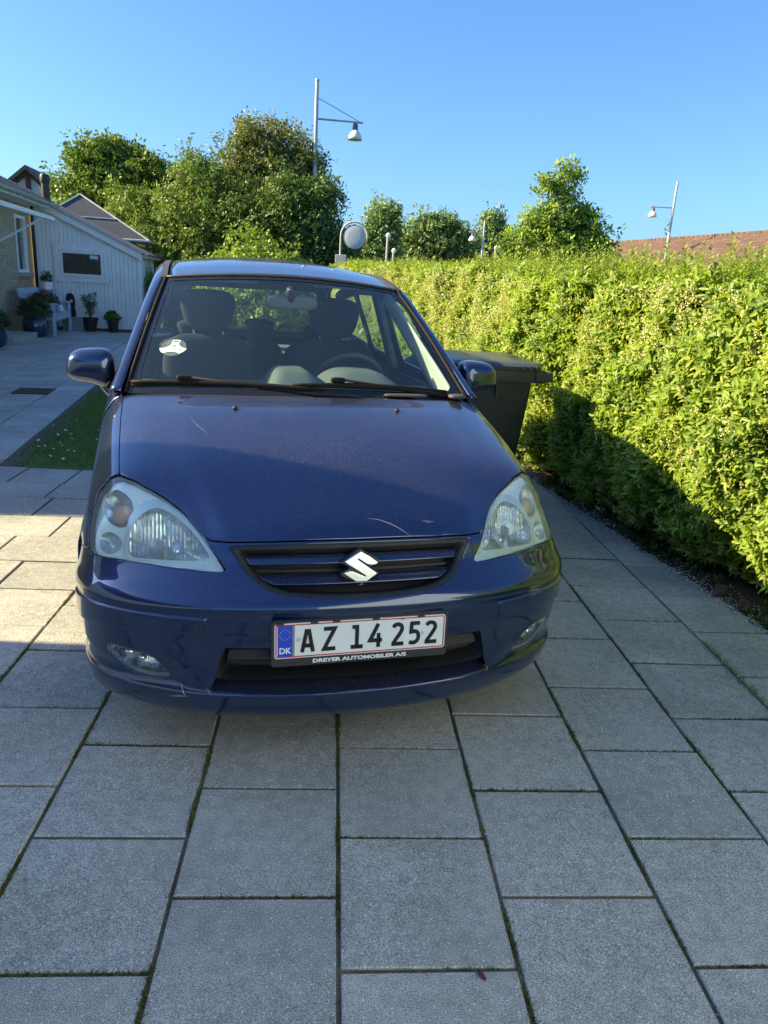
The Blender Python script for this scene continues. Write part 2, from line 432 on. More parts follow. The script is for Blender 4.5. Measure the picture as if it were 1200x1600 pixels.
def lawn_region(n):
    y = rng.uniform(5.5, 10.8, n); x = rng.uniform(0, 1, n) ** 1.0
    x0 = LAWN_X(y) + .05; P = np.stack([x0 + x * (1.1 - x0 * 0 + .9), y, 0 * y], 1)
    # ragged rim
    keep = (x * 2.0 > rng.uniform(-.1, .16, n)) & (y > 5.5 + rng.uniform(-.05, .08, n)); return P[keep]
blades('grass', 60000, lawn_region, .035, .006, GRASS, kind='stuff')
P = lawn_region(420); P = P[(np.sin(P[:, 0] * 5 + P[:, 1] * 2.1) + rng.normal(0, .5, len(P))) > .1]
V = []; F = []
for q in P:
    c0 = len(V); z = rng.uniform(.03, .05); r = rng.uniform(.009, .014); tl = rng.normal(0, .25, 2)
    V.append((q[0], q[1], z + .003))
    for t in range(8): V.append((q[0] + r * math.cos(t * .785), q[1] + r * math.sin(t * .785), z + r * (tl[0] * math.cos(t * .785) + tl[1] * math.sin(t * .785))))
    F += [(c0, c0 + 1 + t, c0 + 1 + (t + 1) % 8) for t in range(8)]
raw_mesh('daisies', np.array(V), np.array(F), M('daisy_white', (.75, .75, .70), .8), kind='stuff')

# soil strip under the hedge, grit, litter
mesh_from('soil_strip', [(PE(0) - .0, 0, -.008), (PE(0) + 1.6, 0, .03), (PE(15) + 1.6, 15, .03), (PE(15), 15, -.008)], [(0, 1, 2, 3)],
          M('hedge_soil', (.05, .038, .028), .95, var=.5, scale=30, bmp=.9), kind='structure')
def grit(name, n, region, s0, s1, mat, flat=.6, **k):
    P = region(n); n = len(P); base = np.array([(1, 0, 0), (0, 1, 0), (-1, 0, 0), (0, -1, 0), (0, 0, flat)], float)
    s = rng.uniform(s0, s1, n); th = rng.uniform(0, 6.28, n); R = np.zeros((n, 3, 3)); R[:, 0, 0] = np.cos(th); R[:, 0, 1] = -np.sin(th); R[:, 1, 0] = np.sin(th); R[:, 1, 1] = np.cos(th); R[:, 2, 2] = 1
    b = base[None] * rng.uniform(.6, 1.2, (n, 5, 1)); V = np.einsum('nij,nkj->nki', R, b) * s[:, None, None] + P[:, None]
    F = np.array([(0, 1, 4), (1, 2, 4), (2, 3, 4), (3, 0, 4)])[None] + 5 * np.arange(n)[:, None, None]
    return raw_mesh(name, V.reshape(-1, 3), F.reshape(-1, 3), mat, **k)
def strip_region(a, b, zz=.004, y0=2.2, y1=7.5):
    def r(n):
        y = rng.uniform(y0, y1, n); x = PE(y) + a + (b - a) * rng.beta(1.2, 2.2, n); return np.stack([x, y, np.full(n, zz)], 1)
    return r
grit('white_grit', 3200, strip_region(-.04, .20), .002, .007, M('white_grit', (.7, .68, .64), .8), kind='stuff')
grit('dark_grit', 6000, strip_region(-.05, .5), .002, .008, M('dark_litter', (.05, .035, .025), .9, var=.6, scale=60), kind='stuff')
def slab_specks(n):
    x = rng.uniform(-2.6, 1.9, n); y = rng.uniform(.7, 5, n); return np.stack([x, y, 0 * y + .001], 1)
grit('sand_specks', 1600, slab_specks, .0010, .0028, M('pale_sand_specks', (.5, .5, .47), .8), kind='stuff')
# dry needles and twigs
def needles(name, n, region, L, w, mat, **k):
    P = region(n); n = len(P); th = rng.uniform(0, 6.28, n); d = np.stack([np.cos(th), np.sin(th), rng.normal(0, .15, n)], 1) * (L * rng.uniform(.5, 1.3, n))[:, None]
    s = np.stack([-np.sin(th), np.cos(th), 0 * th], 1) * w; V = np.stack([P, P + s, P + d + s, P + d], 1)
    return raw_mesh(name, V.reshape(-1, 3), np.arange(4 * n).reshape(-1, 4), mat, **k)
needles('dry_needles', 3800, strip_region(.0, .5, .012), .05, .0018, M('dry_needle', (.16, .085, .045), .85, var=.5, scale=20), kind='stuff')
# moss in the joints
def joint_region(n):
    k = rng.integers(-3, 4, n); vert = rng.uniform(0, 1, n) < .75; y = rng.uniform(.7, 5.2, n); x = X0 + k * S + rng.normal(0, .0045, n)
    j = rng.integers(0, 10, n); odd = (k % 2 != 0); yy = Y0 + (j + .5 * odd - 3) * S + rng.normal(0, .003, n); xx = X0 + k * S + rng.uniform(0, S, n)
    X = np.where(vert, x, xx); Y = np.where(vert, y, yy); cl = np.sin(X * 7 + Y * 9) + np.sin(Y * 23 + X * 3) + rng.normal(0, .5, n)
    ok = (cl > .35 - .6 * (X > .9)) & ((X > 0) | (Y < 3.27)); return np.stack([X, Y, 0 * X - .005], 1)[ok]
blades('joint_moss', 80000, joint_region, .010, .004, leaf_mat('moss', ((.06, .065, .02), (.10, .12, .03), (.18, .17, .05)), .2), lean=.6, kind='stuff')
def courses_region(n):
    r = rng.integers(0, 6, n); x = rng.uniform(-3.2, -.6, n); y = np.array(ys)[r] + rng.normal(0, .0035, n)
    cl = np.sin(x * 5 + r * 2) + rng.normal(0, .4, n); P = np.stack([x, y, 0 * x - .006], 1); return P[cl > .2]
blades('course_moss', 5000, courses_region, .009, .003, leaf_mat('yellow_moss', ((.16, .15, .02), (.24, .22, .03), (.3, .26, .05)), .2), lean=.6, kind='stuff')
# weeds on the grass seam at the right
def seam_region(n):
    y = rng.uniform(2.0, 2.9, n); x = X0 + 4.03 * S + rng.normal(0, .012, n) ; return np.stack([x, y, 0 * x - .003], 1)
blades('seam_grass', 900, seam_region, .02, .003, GRASS, lean=.8, kind='stuff')

def dead_leaf(loc, rz, L, label, col):
    V = []; F = []; n = 7
    for i in range(n):
        t = i / (n - 1); w = .23 * math.sin(math.pi * t ** .8) + .01
        V += [(t * L - L / 2, -w * L, .004 + .02 * L * math.sin(6 * t)), (t * L - L / 2, 0, .010 + .03 * L * t), (t * L - L / 2, w * L, .003 + .03 * L * math.cos(5 * t))]
    for i in range(n - 1):
        F += [(3 * i, 3 * i + 3, 3 * i + 4, 3 * i + 1), (3 * i + 1, 3 * i + 4, 3 * i + 5, 3 * i + 2)]
    o = mesh_from('fallen_leaf', V, F, M('dead_leaf_%d' % int(col[0] * 1000), col, .6, var=.4, scale=60), None, True, label=label, cat='leaf')
    o.location = loc; o.rotation_euler = (0, 0, rz); return o
dead_leaf((.385, 1.235, .001), -1.1, .03, 'small dark red fallen leaf on a grey slab near the bottom right', (.10, .02, .03))
# pine cones on the soil strip
CONE = M('pine_cone_scale', (.11, .06, .035), .8, var=.5, scale=50)
def pine_cone(loc, rz, s, label):
    r = empty('pine_cone', loc, rz, label=label, cat='pine cone', group='pine cones lying on the soil under the hedge')
    co = MB(); Rx = Matrix.Rotation(math.radians(72), 4, 'Y')
    co.ell((0, 0, .018 * s), (.016 * s, .016 * s, .036 * s), 2, 10, 8, Rx.to_3x3()); co.build('core', CONE, r, True)
    sc = MB()
    for k in range(60):
        t = k / 59; a_ = k * 2.399; z = (-.034 + .066 * t) * s; rad = (.021 * math.sin(math.pi * (.12 + .82 * (1 - t))) + .004) * s
        b0 = Vector((math.cos(a_) * rad * .4, math.sin(a_) * rad * .4, z - .003 * s)); tip = Vector((math.cos(a_) * rad * 1.15, math.sin(a_) * rad * 1.15, z + .006 * s))
        sd = Vector((-math.sin(a_), math.cos(a_), 0)) * .006 * s; th = Vector((0, 0, .003 * s))
        P8 = [b0 - sd, b0 + sd, tip + sd, tip - sd]; P8 = [Rx.to_3x3() @ q + Vector((0, 0, .018 * s)) for q in P8] + [Rx.to_3x3() @ (q + th) + Vector((0, 0, .018 * s)) for q in P8]
        sc.add(P8, [(0, 1, 2, 3), (7, 6, 5, 4), (0, 4, 5, 1), (1, 5, 6, 2), (2, 6, 7, 3), (3, 7, 4, 0)])
    sc.build('scales', CONE, r, kind='stuff'); return r
pine_cone((2.07, 3.43, .004), .4, 1.2, 'brown pine cone lying farthest back on the needles under the hedge')
pine_cone((2.11, 3.24, .004), 1.7, 1.1, 'reddish brown pine cone lying between two other cones beside the paving edge')
pine_cone((2.17, 3.03, .004), -.5, 1.4, 'largest dark pine cone, nearest the camera, on soil below the hedge')
# ------------------------------------------------------------------ foliage tools
def rot_basis(d, roll):
    """rows: x,y,z axes with z along d; arrays"""
    d = d / np.linalg.norm(d, axis=1, keepdims=True); ref = np.where(np.abs(d[:, 2:3]) < .9, np.array([[0, 0, 1.]]), np.array([[1., 0, 0]]))
    a = np.cross(ref, d); a /= np.linalg.norm(a, axis=1, keepdims=True); b = np.cross(d, a)
    c, s = np.cos(roll)[:, None], np.sin(roll)[:, None]
    return c * a + s * b, -s * a + c * b, d
def sprig(nleaf, L, W, stem, quad=False, spread=1.0):
    """one shoot along +z with leaves in opposite pairs"""
    V = []; F = []
    for i in range(nleaf):
        t = (i // 2 + .6) / (nleaf / 2); a = (i % 2) * math.pi + (i // 2) * 1.57 + rng.uniform(-.3, .3)
        out = np.array([math.cos(a), math.sin(a), 0]); upv = np.array([0, 0, 1.]); tilt = rng.uniform(.5, .95) * spread
        d = out * math.sin(tilt * 1.3) + upv * math.cos(tilt * 1.3); d /= np.linalg.norm(d)
        sd = np.cross(d, upv if abs(d[2]) < .95 else out); sd /= np.linalg.norm(sd); nn = np.cross(sd, d)
        b = upv * stem * t; l = L * rng.uniform(.7, 1.15); w = W * rng.uniform(.8, 1.15); n = len(V)
        if quad:
            V += [b, b + d * l * .5 + sd * w / 2, b + d * l - nn * l * .08, b + d * l * .5 - sd * w / 2]; F.append((n, n + 1, n + 2, n + 3))
        else:
            V += [b, b + d * l * .38 + sd * w / 2 + nn * w * .18, b + d * l * .75 + sd * w * .35 + nn * w * .12, b + d * l - nn * l * .1,
                  b + d * l * .75 - sd * w * .35 + nn * w * .12, b + d * l * .38 - sd * w / 2 + nn * w * .18]
            F += [(n, n + 1, n + 2, n + 3), (n, n + 3, n + 4, n + 5)]
    return np.array(V), np.array(F)
def scatter(name, P, D, templ, scale, mat, parent=None, **k):
    """stamp template meshes (list) at P along D"""
    Vs = []; Fs = []; off = 0; n = len(P); which = rng.integers(0, len(templ), n); roll = rng.uniform(0, 6.28, n)
    for t, (tv, tf) in enumerate(templ):
        m_ = which == t; q = P[m_]
        if len(q) == 0: continue
        X, Y, Z = rot_basis(D[m_], roll[m_]); s = scale[m_][:, None, None]
        W = (tv[None, :, 0:1] * X[:, None] + tv[None, :, 1:2] * Y[:, None] + tv[None, :, 2:3] * Z[:, None]) * s + q[:, None]
        Vs.append(W.reshape(-1, 3)); Fs.append((tf[None] + (off + len(tv) * np.arange(len(q)))[:, None, None]).reshape(-1, tf.shape[1])); off += len(q) * len(tv)
    return raw_mesh(name, np.concatenate(Vs), np.concatenate(Fs), mat, parent, **k)

# ------------------------------------------------------------------ the hedge
def hedge_face(y, z):
    """x of the leafy face"""
    return HX(y) - .20 * np.sin(np.clip((z - .0) / 1.3, 0, 1) * np.pi * .62) + .05 * np.sin(y * 2.3 + z * 3) + .035 * np.sin(y * 6.1 - z * 5) + .03 * np.sin(y * 11 + 7 * z)
HT = lambda y: 1.47 + .032 * (np.minimum(y, 6.0) - 3.2) + .012 * (np.maximum(y, 6.0) - 6.0) + .03 * np.sin(y * 1.9) + .02 * np.sin(y * 5.3)
hedge = empty('privet_hedge', (HX(6) + .5, 6, 0), label='tall bright green privet hedge with cream blossom running along the right side of the drive', cat='hedge')
HL = Vector((-(HX(6) + .5), -6, 0))
PRIV = leaf_mat('privet_leaf', ((.18, .28, .055), (.28, .41, .07), (.42, .52, .12)), .5, .42, clump=1.6, fine=22)
PRIV_OLD = leaf_mat('old_privet_leaf', ((.09, .17, .04), (.14, .24, .05), (.22, .32, .08)), .3, .38, clump=2, fine=22)
PRIV_NEW = leaf_mat('new_privet_leaf', ((.28, .36, .07), (.38, .46, .10), (.50, .55, .16)), .5, .45, clump=2, fine=22)
TWIG = M('brown_twig', (.16, .11, .07), .9, var=.4, scale=30)
_tv = []; _tf = []
for q_ in range(3):
    a_ = q_ * 2.1; d_ = np.array([math.cos(a_) * .5, math.sin(a_) * .5, 1.]); s_ = np.array([-math.sin(a_), math.cos(a_), 0]) * .0014; k0 = len(_tv)
    _tv += [-s_, s_, d_ * .09 + s_ * .4, d_ * .09 - s_ * .4]; _tf.append((k0, k0 + 1, k0 + 2, k0 + 3))
twig_t = (np.array(_tv), np.array(_tf))
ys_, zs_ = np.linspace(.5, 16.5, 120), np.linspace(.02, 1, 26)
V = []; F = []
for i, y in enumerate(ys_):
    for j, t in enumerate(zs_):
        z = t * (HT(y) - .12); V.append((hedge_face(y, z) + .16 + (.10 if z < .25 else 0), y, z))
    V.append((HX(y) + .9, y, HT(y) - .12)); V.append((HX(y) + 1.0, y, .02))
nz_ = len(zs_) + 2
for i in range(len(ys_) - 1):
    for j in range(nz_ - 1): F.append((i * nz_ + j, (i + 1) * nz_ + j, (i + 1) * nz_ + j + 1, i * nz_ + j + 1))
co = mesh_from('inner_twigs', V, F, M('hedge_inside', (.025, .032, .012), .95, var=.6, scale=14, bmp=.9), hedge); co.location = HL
T_near = [sprig(10, .041, .0165, .075) for _ in range(7)]; T_far = [sprig(8, .050, .021, .08, True) for _ in range(5)]
def face_pts(n, y0, y1, pw=1.0):
    y = rng.uniform(y0, y1, n); z = rng.uniform(0.03, 1, n) * HT(y); dep = rng.uniform(-.02, .13, n)
    # bare foot here and there
    keep = rng.uniform(0, 1, n) < np.clip(.35 + z * 3.0, 0, 1)
    x = hedge_face(y, z) + dep + np.where(z < .2, .06, 0)
    D = np.stack([-1 + rng.normal(0, .40, n), rng.normal(-.15, .45, n), .75 + rng.normal(0, .40, n)], 1)
    return np.stack([x, y, z], 1)[keep], D[keep]
def top_pts(n, y0, y1):
    y = rng.uniform(y0, y1, n); x = hedge_face(y, HT(y)) + rng.uniform(0, .95, n); z = HT(y) + rng.uniform(-.14, .05, n)
    D = np.stack([rng.normal(-.25, .35, n), rng.normal(0, .35, n), 1 + 0 * y], 1); return np.stack([x, y, z], 1), D
for nm, (a_, b_), nf, ntp, T in (('leaves', (2.0, 6.2), 16500, 3600, T_near), ('leaves', (6.2, 16.4), 17500, 5200, T_far)):
    P1, D1 = face_pts(nf, a_, b_); P2, D2 = top_pts(ntp, a_, b_)
    P_ = np.concatenate([P1, P2]); D_ = np.concatenate([D1, D2])
    mood = np.sin(P_[:, 1] * 4.1 + P_[:, 2] * 6) * .5 + rng.normal(0, 1, len(P_)); sc0 = rng.uniform(.6, 1.35, len(P_))
    for nm2, sel, mt in (('leaves', (mood > -.95) & (mood < 1.35), PRIV), ('old_leaves', mood <= -.95, PRIV_OLD), ('young_leaves', mood >= 1.35, PRIV_NEW)):
        ob = scatter(nm2, P_[sel], D_[sel], T, sc0[sel], mt, hedge, kind='stuff'); ob.location = HL
    k_ = rng.uniform(0, 1, len(P_)) < .05
    ob = scatter('bare_twigs', P_[k_] + np.array([-.01, 0, 0]), D_[k_], [twig_t], rng.uniform(.7, 1.3, k_.sum()), TWIG, hedge, kind='stuff'); ob.location = HL
# end of the hedge behind the camera side, thinner
P1, D1 = face_pts(2600, .5, 2.0); ob = scatter('leaves', P1, D1, T_far, rng.uniform(.8, 1.2, len(P1)), PRIV, hedge, kind='stuff'); ob.location = HL
# upright new shoots above the top
def shoot(n, H, L, W):
    V = []; F = []
    for i in range(n):
        t = i / n; z = H * t; a = i * 1.57 * 1.02; out = np.array([math.cos(a), math.sin(a), .9]); out /= np.linalg.norm(out)
        sd = np.cross(out, [0, 0, 1.]); sd /= np.linalg.norm(sd); b = np.array([.03 * math.sin(3 * t), .02 * t, z]); l = L * (1 - .45 * t); k = len(V)
        V += [b, b + out * l * .45 + sd * W / 2, b + out * l, b + out * l * .45 - sd * W / 2]; F.append((k, k + 1, k + 2, k + 3))
    for s in ((.002, 0), (0, .002)):
        k = len(V); V += [np.array([-s[0], -s[1], 0]), np.array([s[0], s[1], 0]), np.array([.02 + s[0] * .4, s[1] * .4, H]), np.array([.02 - s[0] * .4, -s[1] * .4, H])]; F.append((k, k + 1, k + 2, k + 3))
    return np.array(V), np.array(F)
n = 5200; y = rng.uniform(2.4, 16, n); x = HX(y) - .12 + .95 * rng.uniform(0, 1, n) ** 1.6; P_ = np.stack([x, y, HT(y) - .05], 1)
D_ = np.stack([rng.normal(0, .16, n), rng.normal(0, .16, n), 1 + 0 * y], 1)
sc_ = rng.uniform(.35, 1.15, n) ** 1.3 * np.where(np.abs(y - 5.2) < 1.4, 1.0, .75)
T_sh = [shoot(12, .26, .05, .016), shoot(16, .30, .045, .014)]
ob = scatter('new_shoots', P_, D_, T_sh, sc_, leaf_mat('privet_shoot', ((.22, .31, .05), (.31, .41, .08), (.42, .50, .13)), .5, clump=2), hedge, kind='stuff'); ob.location = HL
# tall shoots seen against the sky
tall = [(r_ * y_, y_, h_) for r_, y_, h_ in ((.367, 5.6, .56), (.360, 5.5, .34), (.446, 4.9, .50), (.452, 4.8, .34), (.474, 4.7, .30), (.395, 5.4, .34), (.41, 5.2, .26), (.336, 6.0, .34), (.33, 6.4, .3), (.50, 4.6, .24), (.30, 7.0, .28), (.26, 7.8, .3), (.555, 4.1, .26), (.227, 8.8, .34), (.20, 9.6, .3), (.42, 5.6, .3))]
P_ = np.array([(t[0], t[1], HT(t[1]) - .06) for t in tall]); D_ = np.array([(rng.normal(0, .12), rng.normal(0, .1), 1) for t in tall])
ob = scatter('tall_shoots', P_, D_, [shoot(18, 1.0, .12, .036)], np.array([t[2] for t in tall]), leaf_mat('tall_shoot', ((.08, .15, .03), (.12, .2, .04), (.18, .28, .07)), .4), hedge, kind='stuff'); ob.location = HL
# cream blossom panicles
def panicle():
    V = []; F = []
    for i in range(24):
        t = rng.uniform(0, 1); r = .020 * (1 - .8 * t) * rng.uniform(.4, 1.1); a = rng.uniform(0, 6.28); c0 = np.array([r * math.cos(a), r * math.sin(a), .062 * t]); d = rng.normal(0, 1, 3); d /= np.linalg.norm(d)
        e = np.cross(d, [0, 0, 1.]); e /= np.linalg.norm(e) + 1e-6; g = np.cross(d, e); s = .0048; k = len(V)
        V += [c0 + e * s, c0 + g * s, c0 - e * s, c0 - g * s]; F.append((k, k + 1, k + 2, k + 3))
    return np.array(V), np.array(F)
n = 9000; y = 2.6 + 13.4 * rng.uniform(0, 1, n) ** .8; tz = np.clip(1 - np.abs(rng.normal(0, .36, n)), .05, 1.0); z = tz * HT(y)
patchy = np.sin(y * 1.7 + 1) + np.sin(z * 5 + y * 3.1) + rng.normal(0, .9, n) > np.where(y < 5.5, np.where(z < 1.15, 1.1, .1), -.5)
P_ = np.stack([hedge_face(y, z) - .055, y, z], 1)[patchy]; D_ = np.stack([-1 + rng.normal(0, .3, n), rng.normal(-.3, .4, n), 1.0 + rng.normal(0, .3, n)], 1)[patchy]
FLW = leaf_mat('privet_blossom', ((.50, .54, .20), (.60, .62, .28), (.72, .72, .42)), .25, fine=60)
ob = scatter('blossom', P_, D_, [panicle() for _ in range(4)], rng.uniform(.6, 1.25, len(P_)), FLW, hedge, kind='stuff'); ob.location = HL
# ground cover at the hedge foot
n = 900; y = rng.uniform(2.2, 6.8, n); x = HX(y) + rng.uniform(-.12, .12, n); P_ = np.stack([x, y, 0 * y + .005], 1)
D_ = np.stack([rng.normal(-.4, .5, n), rng.normal(0, .5, n), 1 + 0 * y], 1)
kk = (np.sin(y * 5) + rng.normal(0, .5, n)) > .1
scatter('hedge_foot_weeds', P_[kk], D_[kk], [sprig(6, .035, .02, .03)], rng.uniform(.5, 1.2, kk.sum()), leaf_mat('weed_leaf', ((.03, .07, .015), (.05, .11, .02), (.09, .15, .03)), .35), kind='stuff')

# ------------------------------------------------------------------ trees
def tree(name, x, y, lobes, trunk_h, n_clump, leaf, leafmat, label, cat='tree', trunk_r=.12, group=None, seed=1, bark=None, clump_r=.28, per=24, core=True):
    """lobes: (dx,dy,z,rx,ry,rz)"""
    r_ = np.random.default_rng(seed); root = empty(name, (x, y, 0), label=label, cat=cat, group=group)
    bark = bark or M('bark', (.10, .075, .055), .9, var=.4, scale=20, bmp=.8)
    tb = MB(); top = max(l[2] + l[5] * .4 for l in lobes); k = 7
    tb.tube([(.05 * math.sin(i * 1.3), .05 * math.cos(i), -.05 + (top) * i / k) for i in range(k + 1)], [trunk_r * (1 - .85 * i / k) + .01 for i in range(k + 1)], 8)
    for l in lobes:
        for q in range(3):
            a = r_.uniform(0, 6.28); z0 = trunk_h * r_.uniform(.55, 1.1); e = Vector((l[0] + l[3] * .55 * math.cos(a), l[1] + l[4] * .55 * math.sin(a), l[2] + l[5] * r_.uniform(-.2, .6))); s = Vector((0, 0, min(z0, e.z * .8)))
            m1 = s.lerp(e, .5) + Vector((r_.normal(0, .1), r_.normal(0, .1), .15)); tb.tube([s, m1, e], [trunk_r * .4, trunk_r * .24, trunk_r * .06], 6)
    tb.build('trunk', bark, root, True)
    vol = np.array([l[3] * l[4] + l[3] * l[5] for l in lobes]); vol /= vol.sum(); which = r_.choice(len(lobes), n_clump, p=vol); L = np.array(lobes)[which]
    d = r_.normal(0, 1, (n_clump, 3)); d /= np.linalg.norm(d, axis=1, keepdims=True); rad = r_.uniform(.25, 1, n_clump) ** .42
    rad *= .80 + .16 * np.sin(d[:, 0] * 5 + which) * np.sin(d[:, 2] * 6 + which * 2) + r_.normal(0, .09, n_clump) + .22 * (r_.uniform(0, 1, n_clump) < .07)
    c0 = L[:, :3] + d * L[:, 3:] * rad[:, None]; c0 = c0[c0[:, 2] > .25]
    dd = d[:len(c0)] * .0 + (c0 - L[:len(c0), :3] * 0 - np.array([0, 0, top * .45])); dd /= np.linalg.norm(dd, axis=1, keepdims=True)
    n = len(c0) * per; P_ = np.repeat(c0, per, 0) + r_.normal(0, 1, (n, 3)) * clump_r * np.array([1, 1, .6]) * .5
    D_ = np.repeat(dd, per, 0) * .8 + r_.normal(0, .7, (n, 3)) + np.array([0, 0, .1])
    T = []
    for q in range(4):
        V = []; F = []
        for i in range(3):
            v, f_ = sprig(2, leaf, leaf * .62, leaf * .8, True); v = v + r_.normal(0, leaf * .5, 3); F += [(f_ + 4 * 2 * i)]; V += [v]
        T.append((np.concatenate(V), np.concatenate(F)))
    scatter('crown', P_[::3], D_[::3], T, r_.uniform(.55, 1.35, len(P_[::3])), leafmat, root, kind='stuff')
    return root
LM1 = leaf_mat('maple_leaf', ((.07, .13, .025), (.13, .215, .035), (.24, .31, .06)), .3, clump=.9, fine=5)
LM2 = leaf_mat('hawthorn_leaf', ((0.119, 0.189, 0.047), (0.201, 0.296, 0.070), (0.331, 0.402, 0.119)), .28, clump=.8, fine=6)
LM3 = leaf_mat('bronze_green_leaf', ((.13, .15, .055), (.19, .23, .075), (.30, .30, .13)), .24, clump=.9, fine=6)
LM4 = leaf_mat('dark_leaf', ((.06, .11, .032), (.11, .185, .045), (.20, .27, .075)), .22, clump=.8, fine=6)
LM5 = leaf_mat('light_leaf', ((0.135, 0.231, 0.039), (0.231, 0.347, 0.057), (0.366, 0.462, 0.097)), .32, clump=.9, fine=8)
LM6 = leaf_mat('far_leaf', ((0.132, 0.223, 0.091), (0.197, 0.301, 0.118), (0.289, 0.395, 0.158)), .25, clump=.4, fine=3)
tree('broadleaf_tree', -7.1, 26, [(0, 0, 3.3, 2.1, 2.0, 2.0), (-.9, .2, 2.7, 1.2, 1.4, 1.7), (1.2, 0, 3.6, 1.3, 1.4, 1.6), (0, .3, 4.4, 1.3, 1.2, 1.15), (1.6, 0, 2.2, 1.2, 1.3, 1.6), (-.6, 0, 4.2, 1.1, 1.1, 1.1)], 1.8, 2300, .12, LM1,
     'rounded dark and yellow green tree rising behind the white shed', seed=3, trunk_r=.2)
tree('hawthorn_tree', -4.45, 23.2, [(0, 0, 2.3, 1.55, 1.3, 1.6), (.7, 0, 3.3, 1.1, 1.1, 1.25), (-1.0, 0, 1.6, 1.1, 1.0, 1.3), (1.1, -.2, 1.8, 1.2, 1.2, 1.5), (.25, 0, 4.0, .55, .6, .9), (-1.5, .5, 2.9, .9, .9, 1.0), (1.9, .2, 3.1, 1.0, .9, 1.1)], 1.2, 1900, .085, LM2,
     'spreading grey green tree between the shed roof and the tall bronze tinted tree', seed=5)
tree('tall_tree', -2.2, 24.5, [(0, 0, 4.0, 1.6, 1.4, 1.8), (-1.0, 0, 3.4, 1.3, 1.2, 1.5), (.8, 0, 4.6, 1.1, 1.0, 1.25), (-.3, 0, 5.1, 1.1, .9, 1.05), (.2, 0, 2.4, 1.9, 1.5, 1.9)], 2, 1900, .09, LM3,
     'tallest tree, slightly bronze at its top, beside the left street lamp', seed=8, trunk_r=.2)
tree('dark_bushy_tree', -.75, 22.3, [(0, 0, 2.6, 1.1, 1.0, 1.5), (-.8, 0, 3.1, .9, .9, 1.2), (.8, 0, 1.9, .75, .8, 1.3), (-1.3, 0, 2, 1.2, 1, 1.6), (-1.9, .3, 2.9, 1.0, .9, 1.1), (.2, .2, 3.6, .8, .7, .7)], 1.2, 1500, .085, LM4,
     'dark green bushy tree left of the round traffic mirror', seed=9)
tree('round_shrub', -1.55, 16.9, [(0, 0, 1.3, 1.15, 1.0, 1.0), (-.7, 0, .9, .8, .8, .85), (.75, 0, .9, .7, .8, .85), (.1, -.6, .8, 1.1, .6, .8)], .5, 1100, .085, LM5,
     'low round light green shrub just above the car roof', cat='shrub', seed=12, trunk_r=.06)
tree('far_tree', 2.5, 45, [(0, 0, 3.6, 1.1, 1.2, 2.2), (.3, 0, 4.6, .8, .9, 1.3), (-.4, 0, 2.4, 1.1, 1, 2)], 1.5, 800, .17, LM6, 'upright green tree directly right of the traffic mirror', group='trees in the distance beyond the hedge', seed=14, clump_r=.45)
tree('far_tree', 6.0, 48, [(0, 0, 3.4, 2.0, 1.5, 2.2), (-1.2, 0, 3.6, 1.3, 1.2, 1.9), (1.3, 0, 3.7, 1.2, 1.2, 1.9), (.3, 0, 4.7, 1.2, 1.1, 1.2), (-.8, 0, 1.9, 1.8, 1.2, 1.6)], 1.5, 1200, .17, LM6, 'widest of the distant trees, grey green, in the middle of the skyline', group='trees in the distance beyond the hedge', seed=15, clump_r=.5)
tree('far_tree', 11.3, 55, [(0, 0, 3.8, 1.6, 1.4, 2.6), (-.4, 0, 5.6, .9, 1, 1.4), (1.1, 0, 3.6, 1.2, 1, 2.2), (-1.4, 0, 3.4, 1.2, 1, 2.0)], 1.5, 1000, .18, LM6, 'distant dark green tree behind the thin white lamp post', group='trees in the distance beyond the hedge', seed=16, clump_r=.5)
tree('young_tree', 6.75, 24, [(0, 0, 2.4, 1.5, 1.2, 1.3), (.05, 0, 3.7, .75, .6, .9), (.12, 0, 4.75, .42, .35, .55), (-.95, 0, 2.7, .8, .8, .8), (1.15, 0, 2.9, .8, .8, .95), (-.35, 0, 4.5, .35, .3, .3), (.8, 0, 3.7, .55, .5, .5), (-.6, 0, 3.5, .5, .5, .5)], 1.4, 900, .10, LM5,
     'light green young tree with a narrow pointed top above the hedge', seed=18, clump_r=.3)
tree('garden_shrub', 10.9, 18, [(0, 0, 1.9, .95, .8, 1.1), (.7, 0, 1.7, .8, .8, 1.2), (-.6, 0, 1.4, .7, .7, 1.1)], .8, 700, .07, LM2, 'feathery green shrub in front of the red tiled roof at the right edge', cat='shrub', seed=20, trunk_r=.06)
tree('garden_shrub', -3.2, 19.5, [(0, 0, .9, 1.0, .8, .9), (-.9, 0, .8, .8, .8, .8)], .4, 420, .09, LM2, 'low grey green shrub between the shed and the round shrub', cat='shrub', seed=22, trunk_r=.05)
# wood far off, reads as one mass
n = 9000; X = rng.uniform(-60, 90, n); hh = 4.6 + 1.6 * np.sin(X * .22) + .9 * np.sin(X * .7 + 1); Z = hh * rng.uniform(0.02, 1, n) ** .7; P_ = np.stack([X, 92 + rng.uniform(0, 6, n), Z], 1)
scatter('distant_wood', P_, rng.normal(0, 1, (n, 3)) + np.array([0, -1, 1]), [sprig(8, .8, .6, .7, True)], rng.uniform(.7, 1.3, n), LM6, kind='stuff')
